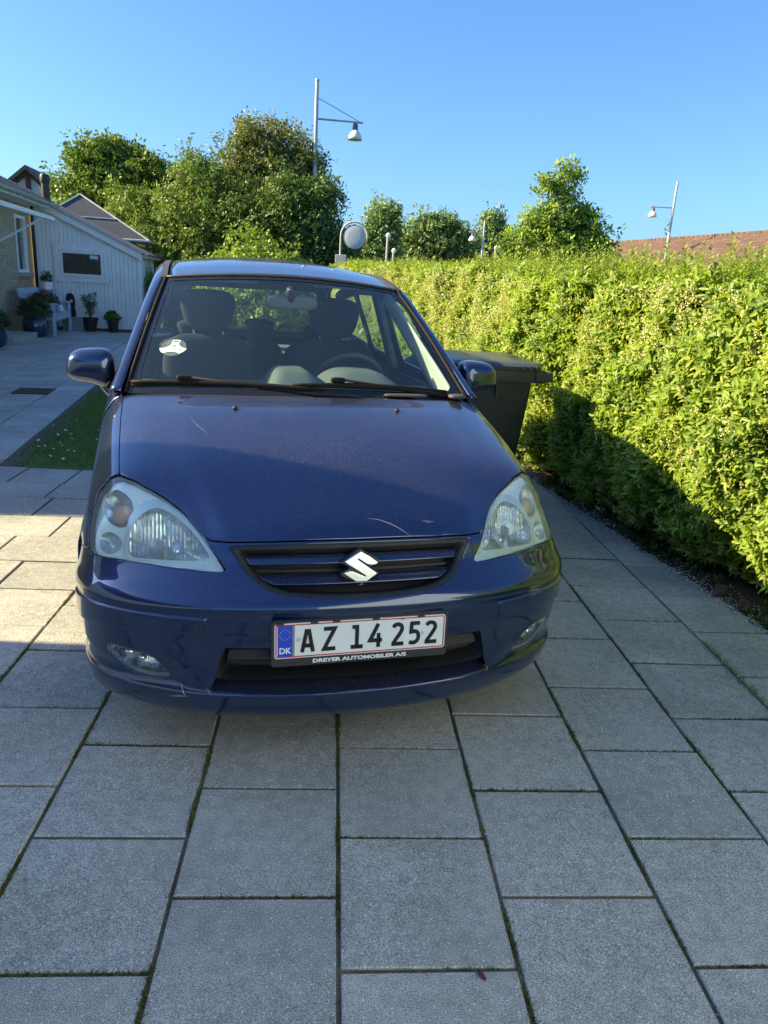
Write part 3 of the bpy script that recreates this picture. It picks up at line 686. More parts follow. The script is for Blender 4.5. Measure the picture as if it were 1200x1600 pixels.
# ------------------------------------------------------------------ brick house (local frame: x out of the wall, y away from the camera)
def brick_mat():
    m, nt, p, o = newmat('yellow_brick')
    tc = nt.nodes.new('ShaderNodeTexCoord'); sp = nt.nodes.new('ShaderNodeSeparateXYZ'); nt.links.new(tc.outputs['Object'], sp.inputs[0])
    ad = nt.nodes.new('ShaderNodeMath'); nt.links.new(sp.outputs[0], ad.inputs[0]); nt.links.new(sp.outputs[1], ad.inputs[1])
    cb = nt.nodes.new('ShaderNodeCombineXYZ'); nt.links.new(ad.outputs[0], cb.inputs[0]); nt.links.new(sp.outputs[2], cb.inputs[1])
    b = nt.nodes.new('ShaderNodeTexBrick'); nt.links.new(cb.outputs[0], b.inputs['Vector']); b.inputs['Scale'].default_value = 1
    b.inputs['Brick Width'].default_value = .24; b.inputs['Row Height'].default_value = .067; b.inputs['Mortar Size'].default_value = .009
    b.inputs['Color1'].default_value = (.42, .33, .19, 1); b.inputs['Color2'].default_value = (.50, .42, .26, 1); b.inputs['Mortar'].default_value = (.33, .31, .27, 1)
    c = mixc(nt, 1.0, b.outputs[0], ramp(nt, noise(nt, 9, 5), [(.3, .7), (.7, 1.15)]), 'MULTIPLY')
    nt.links.new(c, p.inputs['Base Color']); p.inputs['Roughness'].default_value = .9
    inv = nt.nodes.new('ShaderNodeMath'); inv.operation = 'SUBTRACT'; inv.inputs[0].default_value = 1; nt.links.new(b.outputs[1], inv.inputs[1]); bump(nt, p, inv.outputs[0], .8, .01)
    return m
BRICK = brick_mat()
WHITE = M('white_paint', (.82, .85, .86), .55, var=.06, scale=5, bmp=.06)
WHITE2 = M('weathered_white_boards', (.80, .84, .86), .6, var=.08, scale=4, bmp=.15)
TILE = M('dark_roof_tile', (.10, .085, .08), .8, var=.35, scale=5, bmp=.3)
ZINC = M('grey_gutter', (.45, .49, .52), .4, .2, var=.15)
PANE_D = glass_mat('dark_window_glass', (.6, .66, .7), 1.6)
house = empty('brick_house', HC, PR, label='yellow brick house with dark tiled roof and grey gutter at the left edge', cat='house')
hw = -12.75
# wall with window opening: y from hw to 0
wy0, wy1, wz0, wz1 = -1.14, -.30, 1.22, 2.38
w = MB()
w.box(-.3, 0, hw, wy0, 0, 2.72).box(-.3, 0, wy1, .3, 0, 2.72).box(-.3, 0, wy0, wy1, 0, wz0).box(-.3, 0, wy0, wy1, wz1, 2.72)
w.box(-8, -.3, hw, hw + .3, 0, 2.72).box(-8, -.3, 0, .3, 0, 2.72)
w.build('wall', BRICK, house)
RS = .42
def roof_z(x): return 2.70 + (-x + .45) * RS
def slope_box(x0, x1, y0, y1, t=.05, up=.0): # slab following the roof slope
    V = []
    for z_ in (up, up + t):
        for (x, y) in ((x0, y0), (x1, y0), (x1, y1), (x0, y1)): V.append((x, y, roof_z(x) + z_))
    return V, [(0, 3, 2, 1), (4, 5, 6, 7), (0, 1, 5, 4), (1, 2, 6, 5), (2, 3, 7, 6), (3, 0, 4, 7)]
r = MB(); r.add(*slope_box(.45, -4, hw - .1, .32, .04))
V, F = slope_box(.45, -4, hw - .1, .32, .04); r.add([(-8 - v[0] + 0, v[1], v[2]) for v in V], F)
roof = r.build('roof', TILE, house)
# tile courses, each course a stepped row
tl = MB()
for k in range(13):
    xa = .47 - k * .345; V, F = slope_box(xa, xa - .37, hw - .1, .32, .018, .045); V = [(v[0], v[1], v[2] + (.02 if abs(v[0] - xa) < 1e-6 else 0)) for v in V]; tl.add(V, F)
tl.build('tile_courses', TILE, roof, kind='stuff')
ff = MB(); ff.add(*slope_box(.50, -4, .325, .37, .10, .0)); ff.build('verge_board', ZINC, roof)
gt = MB(); N = 9
for s in (0,):
    prof = [(.56 + .065 * math.cos(math.pi + math.pi * i / N), 2.70 + .065 * math.sin(math.pi + math.pi * i / N)) for i in range(N + 1)]
    prof2 = [(.56 + .058 * math.cos(math.pi + math.pi * i / N), 2.70 + .058 * math.sin(math.pi + math.pi * i / N)) for i in range(N + 1)][::-1]
    P_ = prof + prof2; n = len(P_); V = [(q[0], hw, q[1]) for q in P_] + [(q[0], .32, q[1]) for q in P_]
    gt.add(V, [(i, (i + 1) % n, (i + 1) % n + n, i + n) for i in range(n)])
gutter = gt.build('gutter', ZINC, house)
for k in range(14):
    a = MB(); y = -.1 - k * .55; V = []
    a.tube([(.56 + .072 * math.cos(math.pi + math.pi * i / 8), y, 2.70 + .072 * math.sin(math.pi + math.pi * i / 8)) for i in range(9)], .011, 6); a.build('bracket', ZINC, gutter)
MB().box(0, .47, hw - .05, .3, 2.62, 2.655).build('soffit', WHITE, house); MB().box(.47, .492, hw - .05, .3, 2.60, 2.74).build('fascia_board', WHITE, house)
win = MB(); fx0, fx1 = -.10, .012
win.box(fx0, fx1, wy0, wy0 + .06, wz0, wz1).box(fx0, fx1, wy1 - .06, wy1, wz0, wz1).box(fx0, fx1 - .001, wy0 + .06, wy1 - .06, wz0, wz0 + .06).box(fx0, fx1 - .001, wy0 + .06, wy1 - .06, wz1 - .06, wz1)
win = win.build('window', WHITE, house)
MB().box(-.05, -.044, wy0 + .06, wy1 - .06, wz0 + .06, wz1 - .06).build('pane', glass_mat('clear_pane', (.75, .8, .82), .9), win)
cu = MB(); V = []; n = 40
V = [(-.14 + .018 * math.sin(i * 1.5), wy0 + .03 + (wy1 - wy0 - .06) * i / n, z) for i in range(n + 1) for z in (wz0 + .05, wz1 - .03)]
cu.add(V, [(2 * i, 2 * i + 2, 2 * i + 3, 2 * i + 1) for i in range(n)]); cu.build('curtain', M('pale_curtain', (.5, .55, .58), .9), win, True)
MB().box(-.05, .09, wy0 - .06, wy1 + .06, wz0 - .085, wz0 - .003, .008).build('sill', M('concrete_sill', (.33, .34, .34), .8, bmp=.3), win)
MB().tube([(.10, -.05, 2.66), (.10, -.05, 2.45), (.10, -.05, .06)], .037, 12).build('downpipe', PLASTIC, house, True)

# awning frame
aw = empty('awning_frame', HC + pv * -3.2 + pu * .02, PR, label='white folding awning frame with a diagonal brace fixed to the brick wall', cat='awning')
MB().box(.0, .05, -.03, .03, 1.62, 2.55, .004).build('wall_bracket', WHITE, aw)
MB().tube([(.03, 0, 2.52), (1.15, 0, 2.24)], .030, 4).build('arm', WHITE, aw)
MB().tube([(.05, 0, 1.70), (1.0, 0, 2.24)], .022, 4).build('brace', WHITE, aw)
MB().box(1.12, 1.19, -3.4, .06, 2.20, 2.27, .006).build('front_bar', WHITE, aw)
MB().tube([(.03, -2.9, 2.52), (1.15, -2.9, 2.24)], .030, 4).build('arm', WHITE, aw); MB().tube([(.05, -2.9, 1.70), (1.0, -2.9, 2.24)], .022, 4).build('brace', WHITE, aw)
MB().box(.0, .05, -2.93, -2.87, 1.62, 2.55, .004).build('wall_bracket', WHITE, aw)

# ------------------------------------------------------------------ white board shed against the house
shed = empty('white_shed', HC + pu * .02 + pv * .02, PR, label='white painted board shed with a sloping roof and one low window beside the brick house', cat='shed')
SW = 2.34; zt = lambda x: 2.70 - (x - .15) * .455     # top of the boards under the roof
wx0, wx1, sz0, sz1 = .62, 1.50, 1.22, 1.72
MB().add([(.06, .03, 0), (SW, .03, 0), (SW, .03, zt(SW)), (.15, .03, 2.69), (.06, .03, 2.69), (.06, 3.2, 0), (SW, 3.2, 0), (SW, 3.2, zt(SW)), (.15, 3.2, 2.69), (.06, 3.2, 2.69)],
         [(0, 1, 2, 3, 4), (9, 8, 7, 6, 5), (1, 6, 7, 2), (0, 4, 9, 5), (2, 7, 8, 3), (0, 5, 6, 1), (3, 8, 9, 4)]).build('wall', WHITE2, shed)
nb = 25; bw = (SW - .06) / nb
for i in range(nb):
    xa, xb = .06 + i * bw + .004, .06 + (i + 1) * bw - .004; pr = .018 if i % 2 else .026
    for (za, zb0, zb1) in (((.05, zt(max(xa, .15)), zt(max(xb, .15))),) if (xb < wx0 - .02 or xa > wx1 + .02) else ((.05, sz0 - .10, sz0 - .10), (sz1 + .10, zt(xa), zt(xb)))):
        V = [(xa, .03 - pr, za), (xb, .03 - pr, za), (xb, .03 - pr, zb1), (xa, .03 - pr, zb0), (xa, .035, za), (xb, .035, za), (xb, .035, zb1), (xa, .035, zb0)]
        mesh_from('board', V, [(0, 1, 2, 3), (0, 4, 5, 1), (1, 5, 6, 2), (2, 6, 7, 3), (3, 7, 4, 0)], WHITE2, shed)
wn_ = MB(); y0, y1 = -.045, .0
def frame4(mb, x0, x1, z0, z1, t, y0, y1): return mb.box(x0, x0 + t, y0, y1, z0, z1).box(x1 - t, x1, y0, y1, z0, z1).box(x0 + t, x1 - t, y0 + .001, y1, z0, z0 + t).box(x0 + t, x1 - t, y0 + .001, y1, z1 - t, z1)
tr = frame4(MB(), wx0 - .15, wx1 + .15, sz0 - .15, sz1 + .15, .11, -.03, .03).build('window', WHITE2, shed)
frame4(MB(), wx0 - .035, wx1 + .035, sz0 - .035, sz1 + .035, .065, -.048, .02).build('frame', M('white_window_frame', (.8, .82, .83), .35, var=.03), tr)
MB().box(wx0 + .03, wx1 - .03, -.022, -.018, sz0 + .03, sz1 - .03).build('pane', PANE_D, tr)
MB().box(wx0, wx1, -.012, -.008, sz0, sz1).build('dark_room', M('dark_room_behind_glass', (.10, .085, .08), .9, var=.8, scale=3), tr)
MB().box(wx0 + .62, wx0 + .80, -.0235, -.0225, sz1 - .13, sz1 - .05).build('sticker', M('pale_sticker', (.62, .68, .72), .6), tr)
MB().add([(-.02, -.14, 2.90), (SW + .2, -.14, zt(SW + .2) + .12), (SW + .2, 3.3, zt(SW + .2) + .12), (-.02, 3.3, 2.90), (-.02, -.14, 2.94), (SW + .2, -.14, zt(SW + .2) + .16), (SW + .2, 3.3, zt(SW + .2) + .16), (-.02, 3.3, 2.94)],
         [(0, 3, 2, 1), (4, 5, 6, 7), (0, 1, 5, 4), (1, 2, 6, 5), (2, 3, 7, 6), (3, 0, 4, 7)]).build('roof', TILE, shed)
def along(x0, x1, dz0, dz1, ya, yb, sl=.455, z00=None):
    V = []
    for y in (ya, yb):
        for x, dz in ((x0, dz0), (x1, dz0), (x1, dz1), (x0, dz1)): V.append((x, y, 2.70 - (x - .15) * sl + dz))
    return V, [(0, 1, 2, 3), (7, 6, 5, 4), (0, 4, 5, 1), (1, 5, 6, 2), (2, 6, 7, 3), (3, 7, 4, 0)]
MB().add(*along(.02, SW + .05, -.06, .11, -.10, -.045)).build('barge_board', WHITE, shed)
MB().add(*along(-.02, SW + .2, .115, .165, -.18, -.142)).build('verge_strip', ZINC, shed)
MB().box(SW + .05, SW + .19, -.10, 3.2, zt(SW + .1) + .02, zt(SW + .1) + .09).build('eave_gutter', ZINC, shed)
MB().box(SW - .05, SW + .012, -.03, .05, .02, zt(SW) - .02).build('corner_board', WHITE, shed)
MB().box(.06, SW + .01, -.012, .03, .0, .048).build('plinth', M('dark_plinth', (.10, .10, .10), .9), shed)
# flue
fl = empty('flue_pipe', HC + pu * .36 + pv * .25 - Vector((0, 0, .12)), PR, label='black stove pipe with a wider cap standing on the roof edge between house and shed', cat='chimney')
MB().lathe([(.085, 2.55), (.085, 3.28)], 20).build('pipe', PLASTIC, fl, True, True); MB().lathe([(.10, 3.27), (.105, 3.30), (.105, 3.40), (.09, 3.44), (.02, 3.46)], 20).build('cap', PLASTIC, fl, True, True)
MB().lathe([(.15, 2.62), (.15, 2.72), (.09, 2.80)], 20).build('flashing', ZINC, fl, True, True)

# low white structure right of the shed
fz = empty('white_fence', HC + pu * 2.75 + pv * 1.0, PR, label='short piece of white board fence at the right corner of the shed', cat='fence')
for k in range(5): MB().box(k * .13, k * .13 + .115, 0, .025, .03, 1.55 - .10 * abs(k - 1)).build('board', WHITE, fz)
for z in (.4, 1.2): MB().box(0, .64, .0255, .06, z, z + .07).build('rail', WHITE, fz)

# doorstep
st = mesh_from('doorstep', *(lambda m: (m.V, m.F))(MB().box(.03, .62, -4.3, -2.6, -.01, .12, .012)), M('old_concrete', (.34, .33, .31), .9, var=.25, scale=6, bmp=.5), None, label='low pale concrete doorstep block against the brick wall', cat='step')
st.location = HC; st.rotation_euler = (0, 0, PR)

# ------------------------------------------------------------------ things on the patio
BG = M('blue_grey_paint', (.40, .50, .62), .55, var=.12, scale=9)
def hp(u, v, z=0): return HC + pu * u + pv * v + Vector((0, 0, z))
bench = empty('garden_bench', hp(.22, -1.35), PR, label='blue grey wooden garden bench with armrests standing along the brick wall', cat='bench')
L2 = .78; D0, D1 = .06, .66
for yy in (-L2, L2):
    MB().box(D1 - .06, D1, yy - .03, yy + .03, 0, .63, .005).build('leg', BG, bench)
    MB().add([(D0, yy - .03, 0), (D0 + .06, yy - .03, 0), (D0 + .06, yy + .03, 0), (D0, yy + .03, 0), (D0 + .02, yy - .03, .42), (D0 + .08, yy - .03, .42), (D0 + .08, yy + .03, .42), (D0 + .02, yy + .03, .42), (D0 - .10, yy - .03, .92), (D0 - .05, yy - .03, .92), (D0 - .05, yy + .03, .92), (D0 - .10, yy + .03, .92)],
             [(0, 3, 2, 1), (0, 1, 5, 4), (1, 2, 6, 5), (2, 3, 7, 6), (3, 0, 4, 7), (4, 5, 9, 8), (5, 6, 10, 9), (6, 7, 11, 10), (7, 4, 8, 11), (8, 9, 10, 11)]).build('leg', BG, bench)
    MB().box(D0 - .02, D1 + .05, yy - .04, yy + .04, .632, .665, .008).build('armrest', BG, bench)
    MB().box(D0 + .07, D1 - .065, yy - .02, yy + .02, .33, .40).build('side_rail', BG, bench)
for k in range(5): MB().box(D0 + .10 + k * .1, D0 + .185 + k * .1, -L2 + .035, L2 - .035, .405, .43, .004).build('seat_slat', BG, bench)
MB().box(D0 - .10, D0 - .065, -L2 + .032, L2 - .032, .80, .93, .006).build('top_rail', BG, bench); MB().box(D0 - .03, D0 + .0, -L2 + .032, L2 - .032, .50, .55).build('lower_rail', BG, bench)
for k in range(11): MB().box(D0 - .075, D0 - .05, -L2 + .10 + k * .133, -L2 + .16 + k * .133, .555, .797).build('back_slat', BG, bench)
MB().box(D1 - .04, D1 - .015, -L2 + .032, L2 - .032, .31, .40).build('front_rail', BG, bench)

def pot(name, loc, prof, mat, label, group=None, plant=None):
    r = empty(name, loc, PR, label=label, cat='plant pot', group=group)
    t = prof[-1]; MB().lathe(prof + [(t[0] - .02, t[1]), (t[0] - .03, t[1] - .04)], 22, cap=False).build('pot', mat, r, True, True)
    MB().lathe([(.001, t[1] - .045), (t[0] - .02, t[1] - .045)], 22, cap=False).build('soil', M('pot_soil', (.03, .022, .015), .95), r)
    return r
def plant(root, P_, D_, T, sc, mat, nm='foliage'): return scatter(nm, np.array(P_), np.array(D_), T, np.array(sc), mat, root, kind='stuff')
DG = leaf_mat('pot_plant_leaf', ((.03, .06, .02), (.05, .10, .03), (.09, .15, .04)), .25, fine=20)
LG = leaf_mat('fresh_pot_leaf', ((.07, .13, .02), (.11, .20, .03), (.17, .27, .05)), .3, fine=20)
BLUEG = M('blue_glaze', (.012, .028, .075), .18, var=.4, scale=5, coat=.6)
BLK = M('black_pot', (.018, .019, .022), .5)
def dome(n, r, h, z0):
    d = rng.normal(0, 1, (n, 3)); d /= np.linalg.norm(d, axis=1, keepdims=True); d[:, 2] = abs(d[:, 2]); q = d * np.array([r, r, h]) * (rng.uniform(.2, 1, n) ** .5)[:, None]; return q + [0, 0, z0], d + [0, 0, .4]
p1 = pot('blue_pot', hp(.52, -2.28), [(.17, 0), (.21, .04), (.25, .18), (.24, .30), (.205, .36), (.225, .40)], BLUEG, 'large round dark blue glazed pot with a bushy plant beside the bench')
q, d = dome(260, .27, .36, .40); plant(p1, q, d, [sprig(8, .09, .022, .09, True)], rng.uniform(.7, 1.2, 260), DG)
p2 = pot('blue_pot', hp(.36, -4.55), [(.14, 0), (.19, .05), (.22, .18), (.20, .30), (.21, .34)], BLUEG, 'dark blue pot cut off by the left edge of the photo')
q, d = dome(200, .22, .30, .34); plant(p2, q, d, [sprig(8, .09, .03, .08, True)], rng.uniform(.7, 1.2, 200), DG)
p3 = pot('black_pot', hp(1.27, -.42), [(.10, 0), (.155, .27), (.17, .275), (.17, .315)], BLK, 'black tapered pot with tall leafy stems at the white shed wall', 'black plastic pots at the shed wall')
n = 60; zz = rng.uniform(.32, .82, n); st_ = rng.integers(0, 6, n); q = np.stack([.13 * np.cos(st_) * (zz - .2) * 1.8, .13 * np.sin(st_) * (zz - .2) * 1.8, zz], 1)
plant(p3, q, rng.normal(0, .5, (n, 3)) + [0, 0, 1], [sprig(6, .10, .025, .07, True)], rng.uniform(.7, 1.1, n), leaf_mat('olive_pot_leaf', ((.07, .09, .03), (.11, .13, .04), (.17, .17, .07)), .25, fine=20))
sm = MB()
for k in range(6): sm.tube([(0, 0, .28), (.13 * math.cos(k) * 1.1, .13 * math.sin(k) * 1.1, .82)], .006, 5)
sm.build('stems', M('green_stem', (.10, .12, .04), .7), p3)
p4 = pot('black_pot', hp(1.74, -.33), [(.09, 0), (.135, .26), (.145, .265), (.145, .30)], BLK, 'smaller black pot with short fresh green leaves, right of the tall potted plant', 'black plastic pots at the shed wall')
q, d = dome(70, .14, .16, .28); plant(p4, q, d, [sprig(6, .07, .04, .05, True)], rng.uniform(.7, 1.2, 70), LG)
# on and around the bench
p5 = pot('grey_planter', hp(.50, -1.15, .43), [(.13, 0), (.14, .18), (.15, .20)], M('grey_zinc_pot', (.22, .25, .28), .5, .3), 'grey pot of dark red blossom standing on the bench seat')
q, d = dome(130, .25, .26, .16); plant(p5, q, d, [sprig(8, .06, .025, .05, True)], rng.uniform(.7, 1.2, 130), DG)
q, d = dome(150, .25, .27, .20); plant(p5, q, d, [sprig(6, .035, .025, .02, True)], rng.uniform(.7, 1.2, 150), leaf_mat('red_blossom', ((.35, .08, .11), (.5, .13, .18), (.6, .22, .25)), .2, fine=30), 'blossom')
p6 = pot('small_pot', hp(.44, -1.75, .43), [(.075, 0), (.09, .13), (.095, .14)], BG, 'small pot with one bright pink flower on the bench near its left end')
q, d = dome(60, .14, .14, .12); plant(p6, q, d, [sprig(6, .05, .025, .04, True)], rng.uniform(.7, 1.2, 60), DG)
q, d = dome(14, .05, .04, .27); plant(p6, q, d, [sprig(8, .04, .035, .01, True)], rng.uniform(.7, 1.2, 14), leaf_mat('pink_blossom', ((.5, .02, .08), (.7, .03, .12), (.8, .1, .2)), .2), 'blossom')
stand = empty('plant_stand', hp(.36, -.30), PR, label='grey box stand in the corner between brick wall and white shed', cat='stand')
MB().box(-.16, .16, -.13, .13, 0, .86, .006).build('box', BG, stand); MB().box(-.18, .18, -.15, .15, .862, .885, .004).build('top', BG, stand)
p7 = pot('white_pot', hp(.36, -.30, .886), [(.10, 0), (.125, .12), (.13, .16)], WHITE, 'white pot with a small dark evergreen on the corner stand')
q, d = dome(110, .11, .24, .13); plant(p7, q, d, [sprig(8, .05, .015, .05, True)], rng.uniform(.6, 1.1, 110), DG)
pb = mesh_from('grey_box', *(lambda m: (m.V, m.F))(MB().box(-.22, .22, -.16, .16, 0, .30, .012)), M('grey_box_paint', (.20, .22, .24), .7), None, label='low grey storage box between the bench and the tall potted plant', cat='box')
pb.location = hp(.90, -.35); pb.rotation_euler = (0, 0, PR)
# white sitting dog figure
dog = empty('dog_figurine', hp(.72, -.80, .432), PR - .9, label='small white sitting dog ornament on the bench', cat='ornament')
CER = M('white_ceramic', (.75, .76, .76), .3, var=.05)
d_ = MB(); d_.ell((0, 0, .075), (.05, .055, .075), 2, 12, 8).ell((0, -.035, .12), (.036, .04, .06), 2, 12, 8).ell((0, -.045, .20), (.036, .042, .036), 2, 12, 8).ell((0, -.085, .19), (.018, .028, .016), 2, 10, 6)
for s in (-1, 1): d_.ell((s * .034, -.035, .195), (.011, .018, .032), 2, 8, 6).tube([(s * .025, -.05, .11), (s * .027, -.062, .012)], [.016, .013], 8).ell((s * .027, -.075, .010), (.014, .024, .010), 2, 8, 5).ell((s * .05, -.01, .035), (.026, .05, .036), 2, 10, 6)
d_.tube([(0, .05, .03), (.02, .085, .02), (.05, .10, .02)], [.014, .011, .006], 8)
d_.build('body', CER, dog, True)
for s in (-1, 1): MB().ell((s * .014, -.083, .212), (.004, .004, .005), 2, 8, 5).build('eye', PLASTIC, dog, True)
MB().ell((0, -.112, .195), (.006, .005, .005), 2, 8, 5).build('nose', PLASTIC, dog, True)
# dark bundle hanging on the shed wall
hb = empty('hanging_tool_bag', hp(.80, -.09), PR, label='long black bundle hanging on the white shed wall above the grey box', cat='bag')
b_ = MB(); b_.ell((0, -.02, .62), (.10, .05, .20), 2.6, 16, 10).ell((.03, -.03, .38), (.075, .045, .16), 2.4, 14, 9).ell((-.04, -.04, .66), (.045, .04, .12), 2.2, 12, 8); b_.build('bag', M('black_cloth', (.015, .015, .018), .85, bmp=.5), hb, True)
MB().tube([(0, .05, .86), (0, -.02, .86), (0, -.025, .80)], .006, 6).build('hook', STEEL, hb); MB().ell((.03, -.08, .66), (.02, .012, .02), 2, 10, 6).build('badge', WHITE, hb, True)

# ------------------------------------------------------------------ houses and roofs behind
gh = empty('gabled_house', (-15.5, 41, -.85), .1, label='distant gabled house with brown timber frame and pale gable panels', cat='house')
BROWN = M('brown_timber', (.075, .035, .028), .8, var=.3); PALE = M('pale_gable_panel', (.42, .47, .53), .7)
MB().add([(-2.4, 0, 0), (2.4, 0, 0), (2.4, 0, 4.6), (0, 0, 6.55), (-2.4, 0, 4.6), (-2.4, 7, 0), (2.4, 7, 0), (2.4, 7, 4.6), (0, 7, 6.55), (-2.4, 7, 4.6)], [(0, 1, 2, 3, 4), (9, 8, 7, 6, 5), (0, 5, 6, 1), (1, 6, 7, 2), (4, 9, 5, 0), (2, 7, 8, 3), (3, 8, 9, 4)]).build('wall', PALE, gh)
rf = MB()
for s in (-1, 1):
    rf.add([(s * 2.75, -.4, 4.35), (0, -.4, 6.62), (0, 7.3, 6.62), (s * 2.75, 7.3, 4.35), (s * 2.75, -.4, 4.53), (0, -.4, 6.82), (0, 7.3, 6.82), (s * 2.75, 7.3, 4.53)], [(0, 1, 2, 3), (4, 7, 6, 5), (0, 4, 5, 1), (1, 5, 6, 2), (2, 6, 7, 3), (3, 7, 4, 0)])
rf.build('roof', TILE, gh)
for s in (-1, 1): MB().tube([(s * 2.5, -.1, 4.55), (0, -.1, 6.55)], .13, 4).build('rafter', BROWN, gh)
for (x0, x1, z0, z1) in ((-.11, .11, 4.75, 6.35), (-2.4, 2.4, 4.52, 4.74), (1.1, 1.28, 4.75, 5.35), (-1.28, -1.1, 4.75, 5.35)): MB().box(x0, x1, -.12, -.004, z0, z1).build('beam', BROWN, gh)
MB().box(-2.3, 2.3, -.05, -.003, 3.6, 4.2).build('window_band', M('dark_band_glass', (.05, .06, .07), .2), gh)

gz = empty('garden_pavilion', (-6.25, 21.2, 0), .16, label='garden pavilion with a dark hipped canopy and pale ribs behind the shed', cat='pavilion')
CAN = M('dark_blue_grey_canopy', (.055, .065, .085), .6); ap = Vector((-.55, 0, 3.18)); cs = [Vector((-2.2, -1.3, 2.12)), Vector((1.55, -1.3, 2.12)), Vector((1.55, 1.3, 2.12)), Vector((-2.2, 1.3, 2.12))]
ap2 = ap
for i in range(4): mesh_from('canopy_panel', [cs[i], cs[(i + 1) % 4], ap, cs[i] - Vector((0, 0, .03)), cs[(i + 1) % 4] - Vector((0, 0, .03)), ap - Vector((0, 0, .03))], [(0, 1, 2), (5, 4, 3), (0, 3, 4, 1)], CAN, gz)
for i in range(4):
    MB().tube([cs[i] + Vector((0, 0, .02)), ap + Vector((0, 0, .02))], .022, 6).build('rib', ZINC, gz); MB().tube([cs[i], cs[(i + 1) % 4]], .035, 6).build('edge_beam', ZINC, gz)
    m1 = cs[i].lerp(ap, .45); m2 = cs[(i + 1) % 4].lerp(ap, .45); MB().tube([m1 + Vector((0, 0, .02)), m2 + Vector((0, 0, .02))], .016, 6).build('crossbar', ZINC, gz)
    MB().box(cs[i].x * .96 - .05, cs[i].x * .96 + .05, cs[i].y * .96 - .05, cs[i].y * .96 + .05, 0, 2.10).build('post', M('dark_post', (.04, .035, .035), .7), gz)

def red_tile_mat():
    m, nt, p, o = newmat('red_roof_tile')
    tc = nt.nodes.new('ShaderNodeTexCoord'); w1 = nt.nodes.new('ShaderNodeTexWave'); w1.wave_type = 'BANDS'; w1.bands_direction = 'X'; w1.inputs['Scale'].default_value = 1.05; w1.inputs['Distortion'].default_value = .2
    nt.links.new(tc.outputs['Object'], w1.inputs[0])
    c = ramp(nt, noise(nt, 2.2, 6), [(.3, (.085, .048, .036)), (.55, (.125, .075, .058)), (.75, (.17, .12, .10))]); c = mixc(nt, .35, c, ramp(nt, w1.outputs[0], [(.2, .35), (.7, 1)]), 'MULTIPLY')
    nt.links.new(c, p.inputs['Base Color']); p.inputs['Roughness'].default_value = .85; return m
RT = red_tile_mat()
rh = empty('red_roofed_house', (19.5, 38.3, 0), math.radians(-80.4), label='long low house with a red brown tiled roof beyond the hedge at the right', cat='house')
MB().box(-11, 11, -3.6, 3.6, 0, 2.5).build('wall', M('house_brick_red', (.25, .14, .09), .9, var=.3), rh)
rr = MB()
for s in (-1, 1): rr.add([(-11.5, s * 4.1, 2.35), (11.5, s * 4.1, 2.35), (11.5, 0, 4.62), (-11.5, 0, 4.62), (-11.5, s * 4.1, 2.47), (11.5, s * 4.1, 2.47), (11.5, 0, 4.74), (-11.5, 0, 4.74)], [(0, 1, 2, 3), (4, 7, 6, 5), (0, 4, 5, 1), (1, 5, 6, 2), (2, 6, 7, 3), (3, 7, 4, 0)])
rr = rr.build('roof', RT, rh)
tc_ = MB()
for k in range(14):
    t0, t1 = k / 14, (k + 1.12) / 14
    for s in (-1,): tc_.add([(-11.5, s * 4.15 * (1 - t0), 2.50 + 2.27 * t0 + .05), (11.5, s * 4.15 * (1 - t0), 2.50 + 2.27 * t0 + .05), (11.5, s * 4.15 * (1 - t1), 2.50 + 2.27 * t1 + .01), (-11.5, s * 4.15 * (1 - t1), 2.50 + 2.27 * t1 + .01), (-11.5, s * 4.15 * (1 - t0), 2.47 + 2.27 * t0), (11.5, s * 4.15 * (1 - t0), 2.47 + 2.27 * t0)], [(0, 1, 2, 3), (0, 4, 5, 1)])
tc_.build('tile_courses', RT, rr, kind='stuff')
for k in range(58): MB().box(-11.5 + k * .396, -11.5 + k * .396 + .37, -.13, .13, 4.72, 4.86, .03).build('ridge_tile', RT, rr)

# house off to the left of the camera whose shade covers the foreground
nh = empty('neighbour_house', (-4.6, 2.87, 0), 0, label='tall pale house with a steep dark roof standing left of the camera', cat='house')
MB().box(-6, 0, -12, 0, 0, 2.45).build('wall', WHITE2, nh)
MB().add([(-6, -12, 2.45), (.0, -12, 2.45), (.0, 0, 2.45), (-6, 0, 2.45), (-5.9, -11, 4.45), (-.02, -11, 4.45), (-.02, -.60, 4.45), (-5.9, -.60, 4.45)], [(0, 3, 2, 1), (4, 5, 6, 7), (0, 1, 5, 4), (1, 2, 6, 5), (2, 3, 7, 6), (3, 0, 4, 7)]).build('roof', TILE, nh)

# unseen sunlit block, added to bounce cool fill light into the foreground shade
ga = empty('added_bounce_block', (3.1, -7.5, 0), 0, label='tall pale blue rendered house in full sun behind the camera at the right', cat='house')
MB().box(0, 4, -4, 8.3, 0, 5.2).build('wall', M('pale_blue_bounce', (.60, .72, .84), .9, var=.04), ga)
MB().box(-.25, 4.2, -4.2, 8.4, 5.202, 5.35).build('roof', TILE, ga)
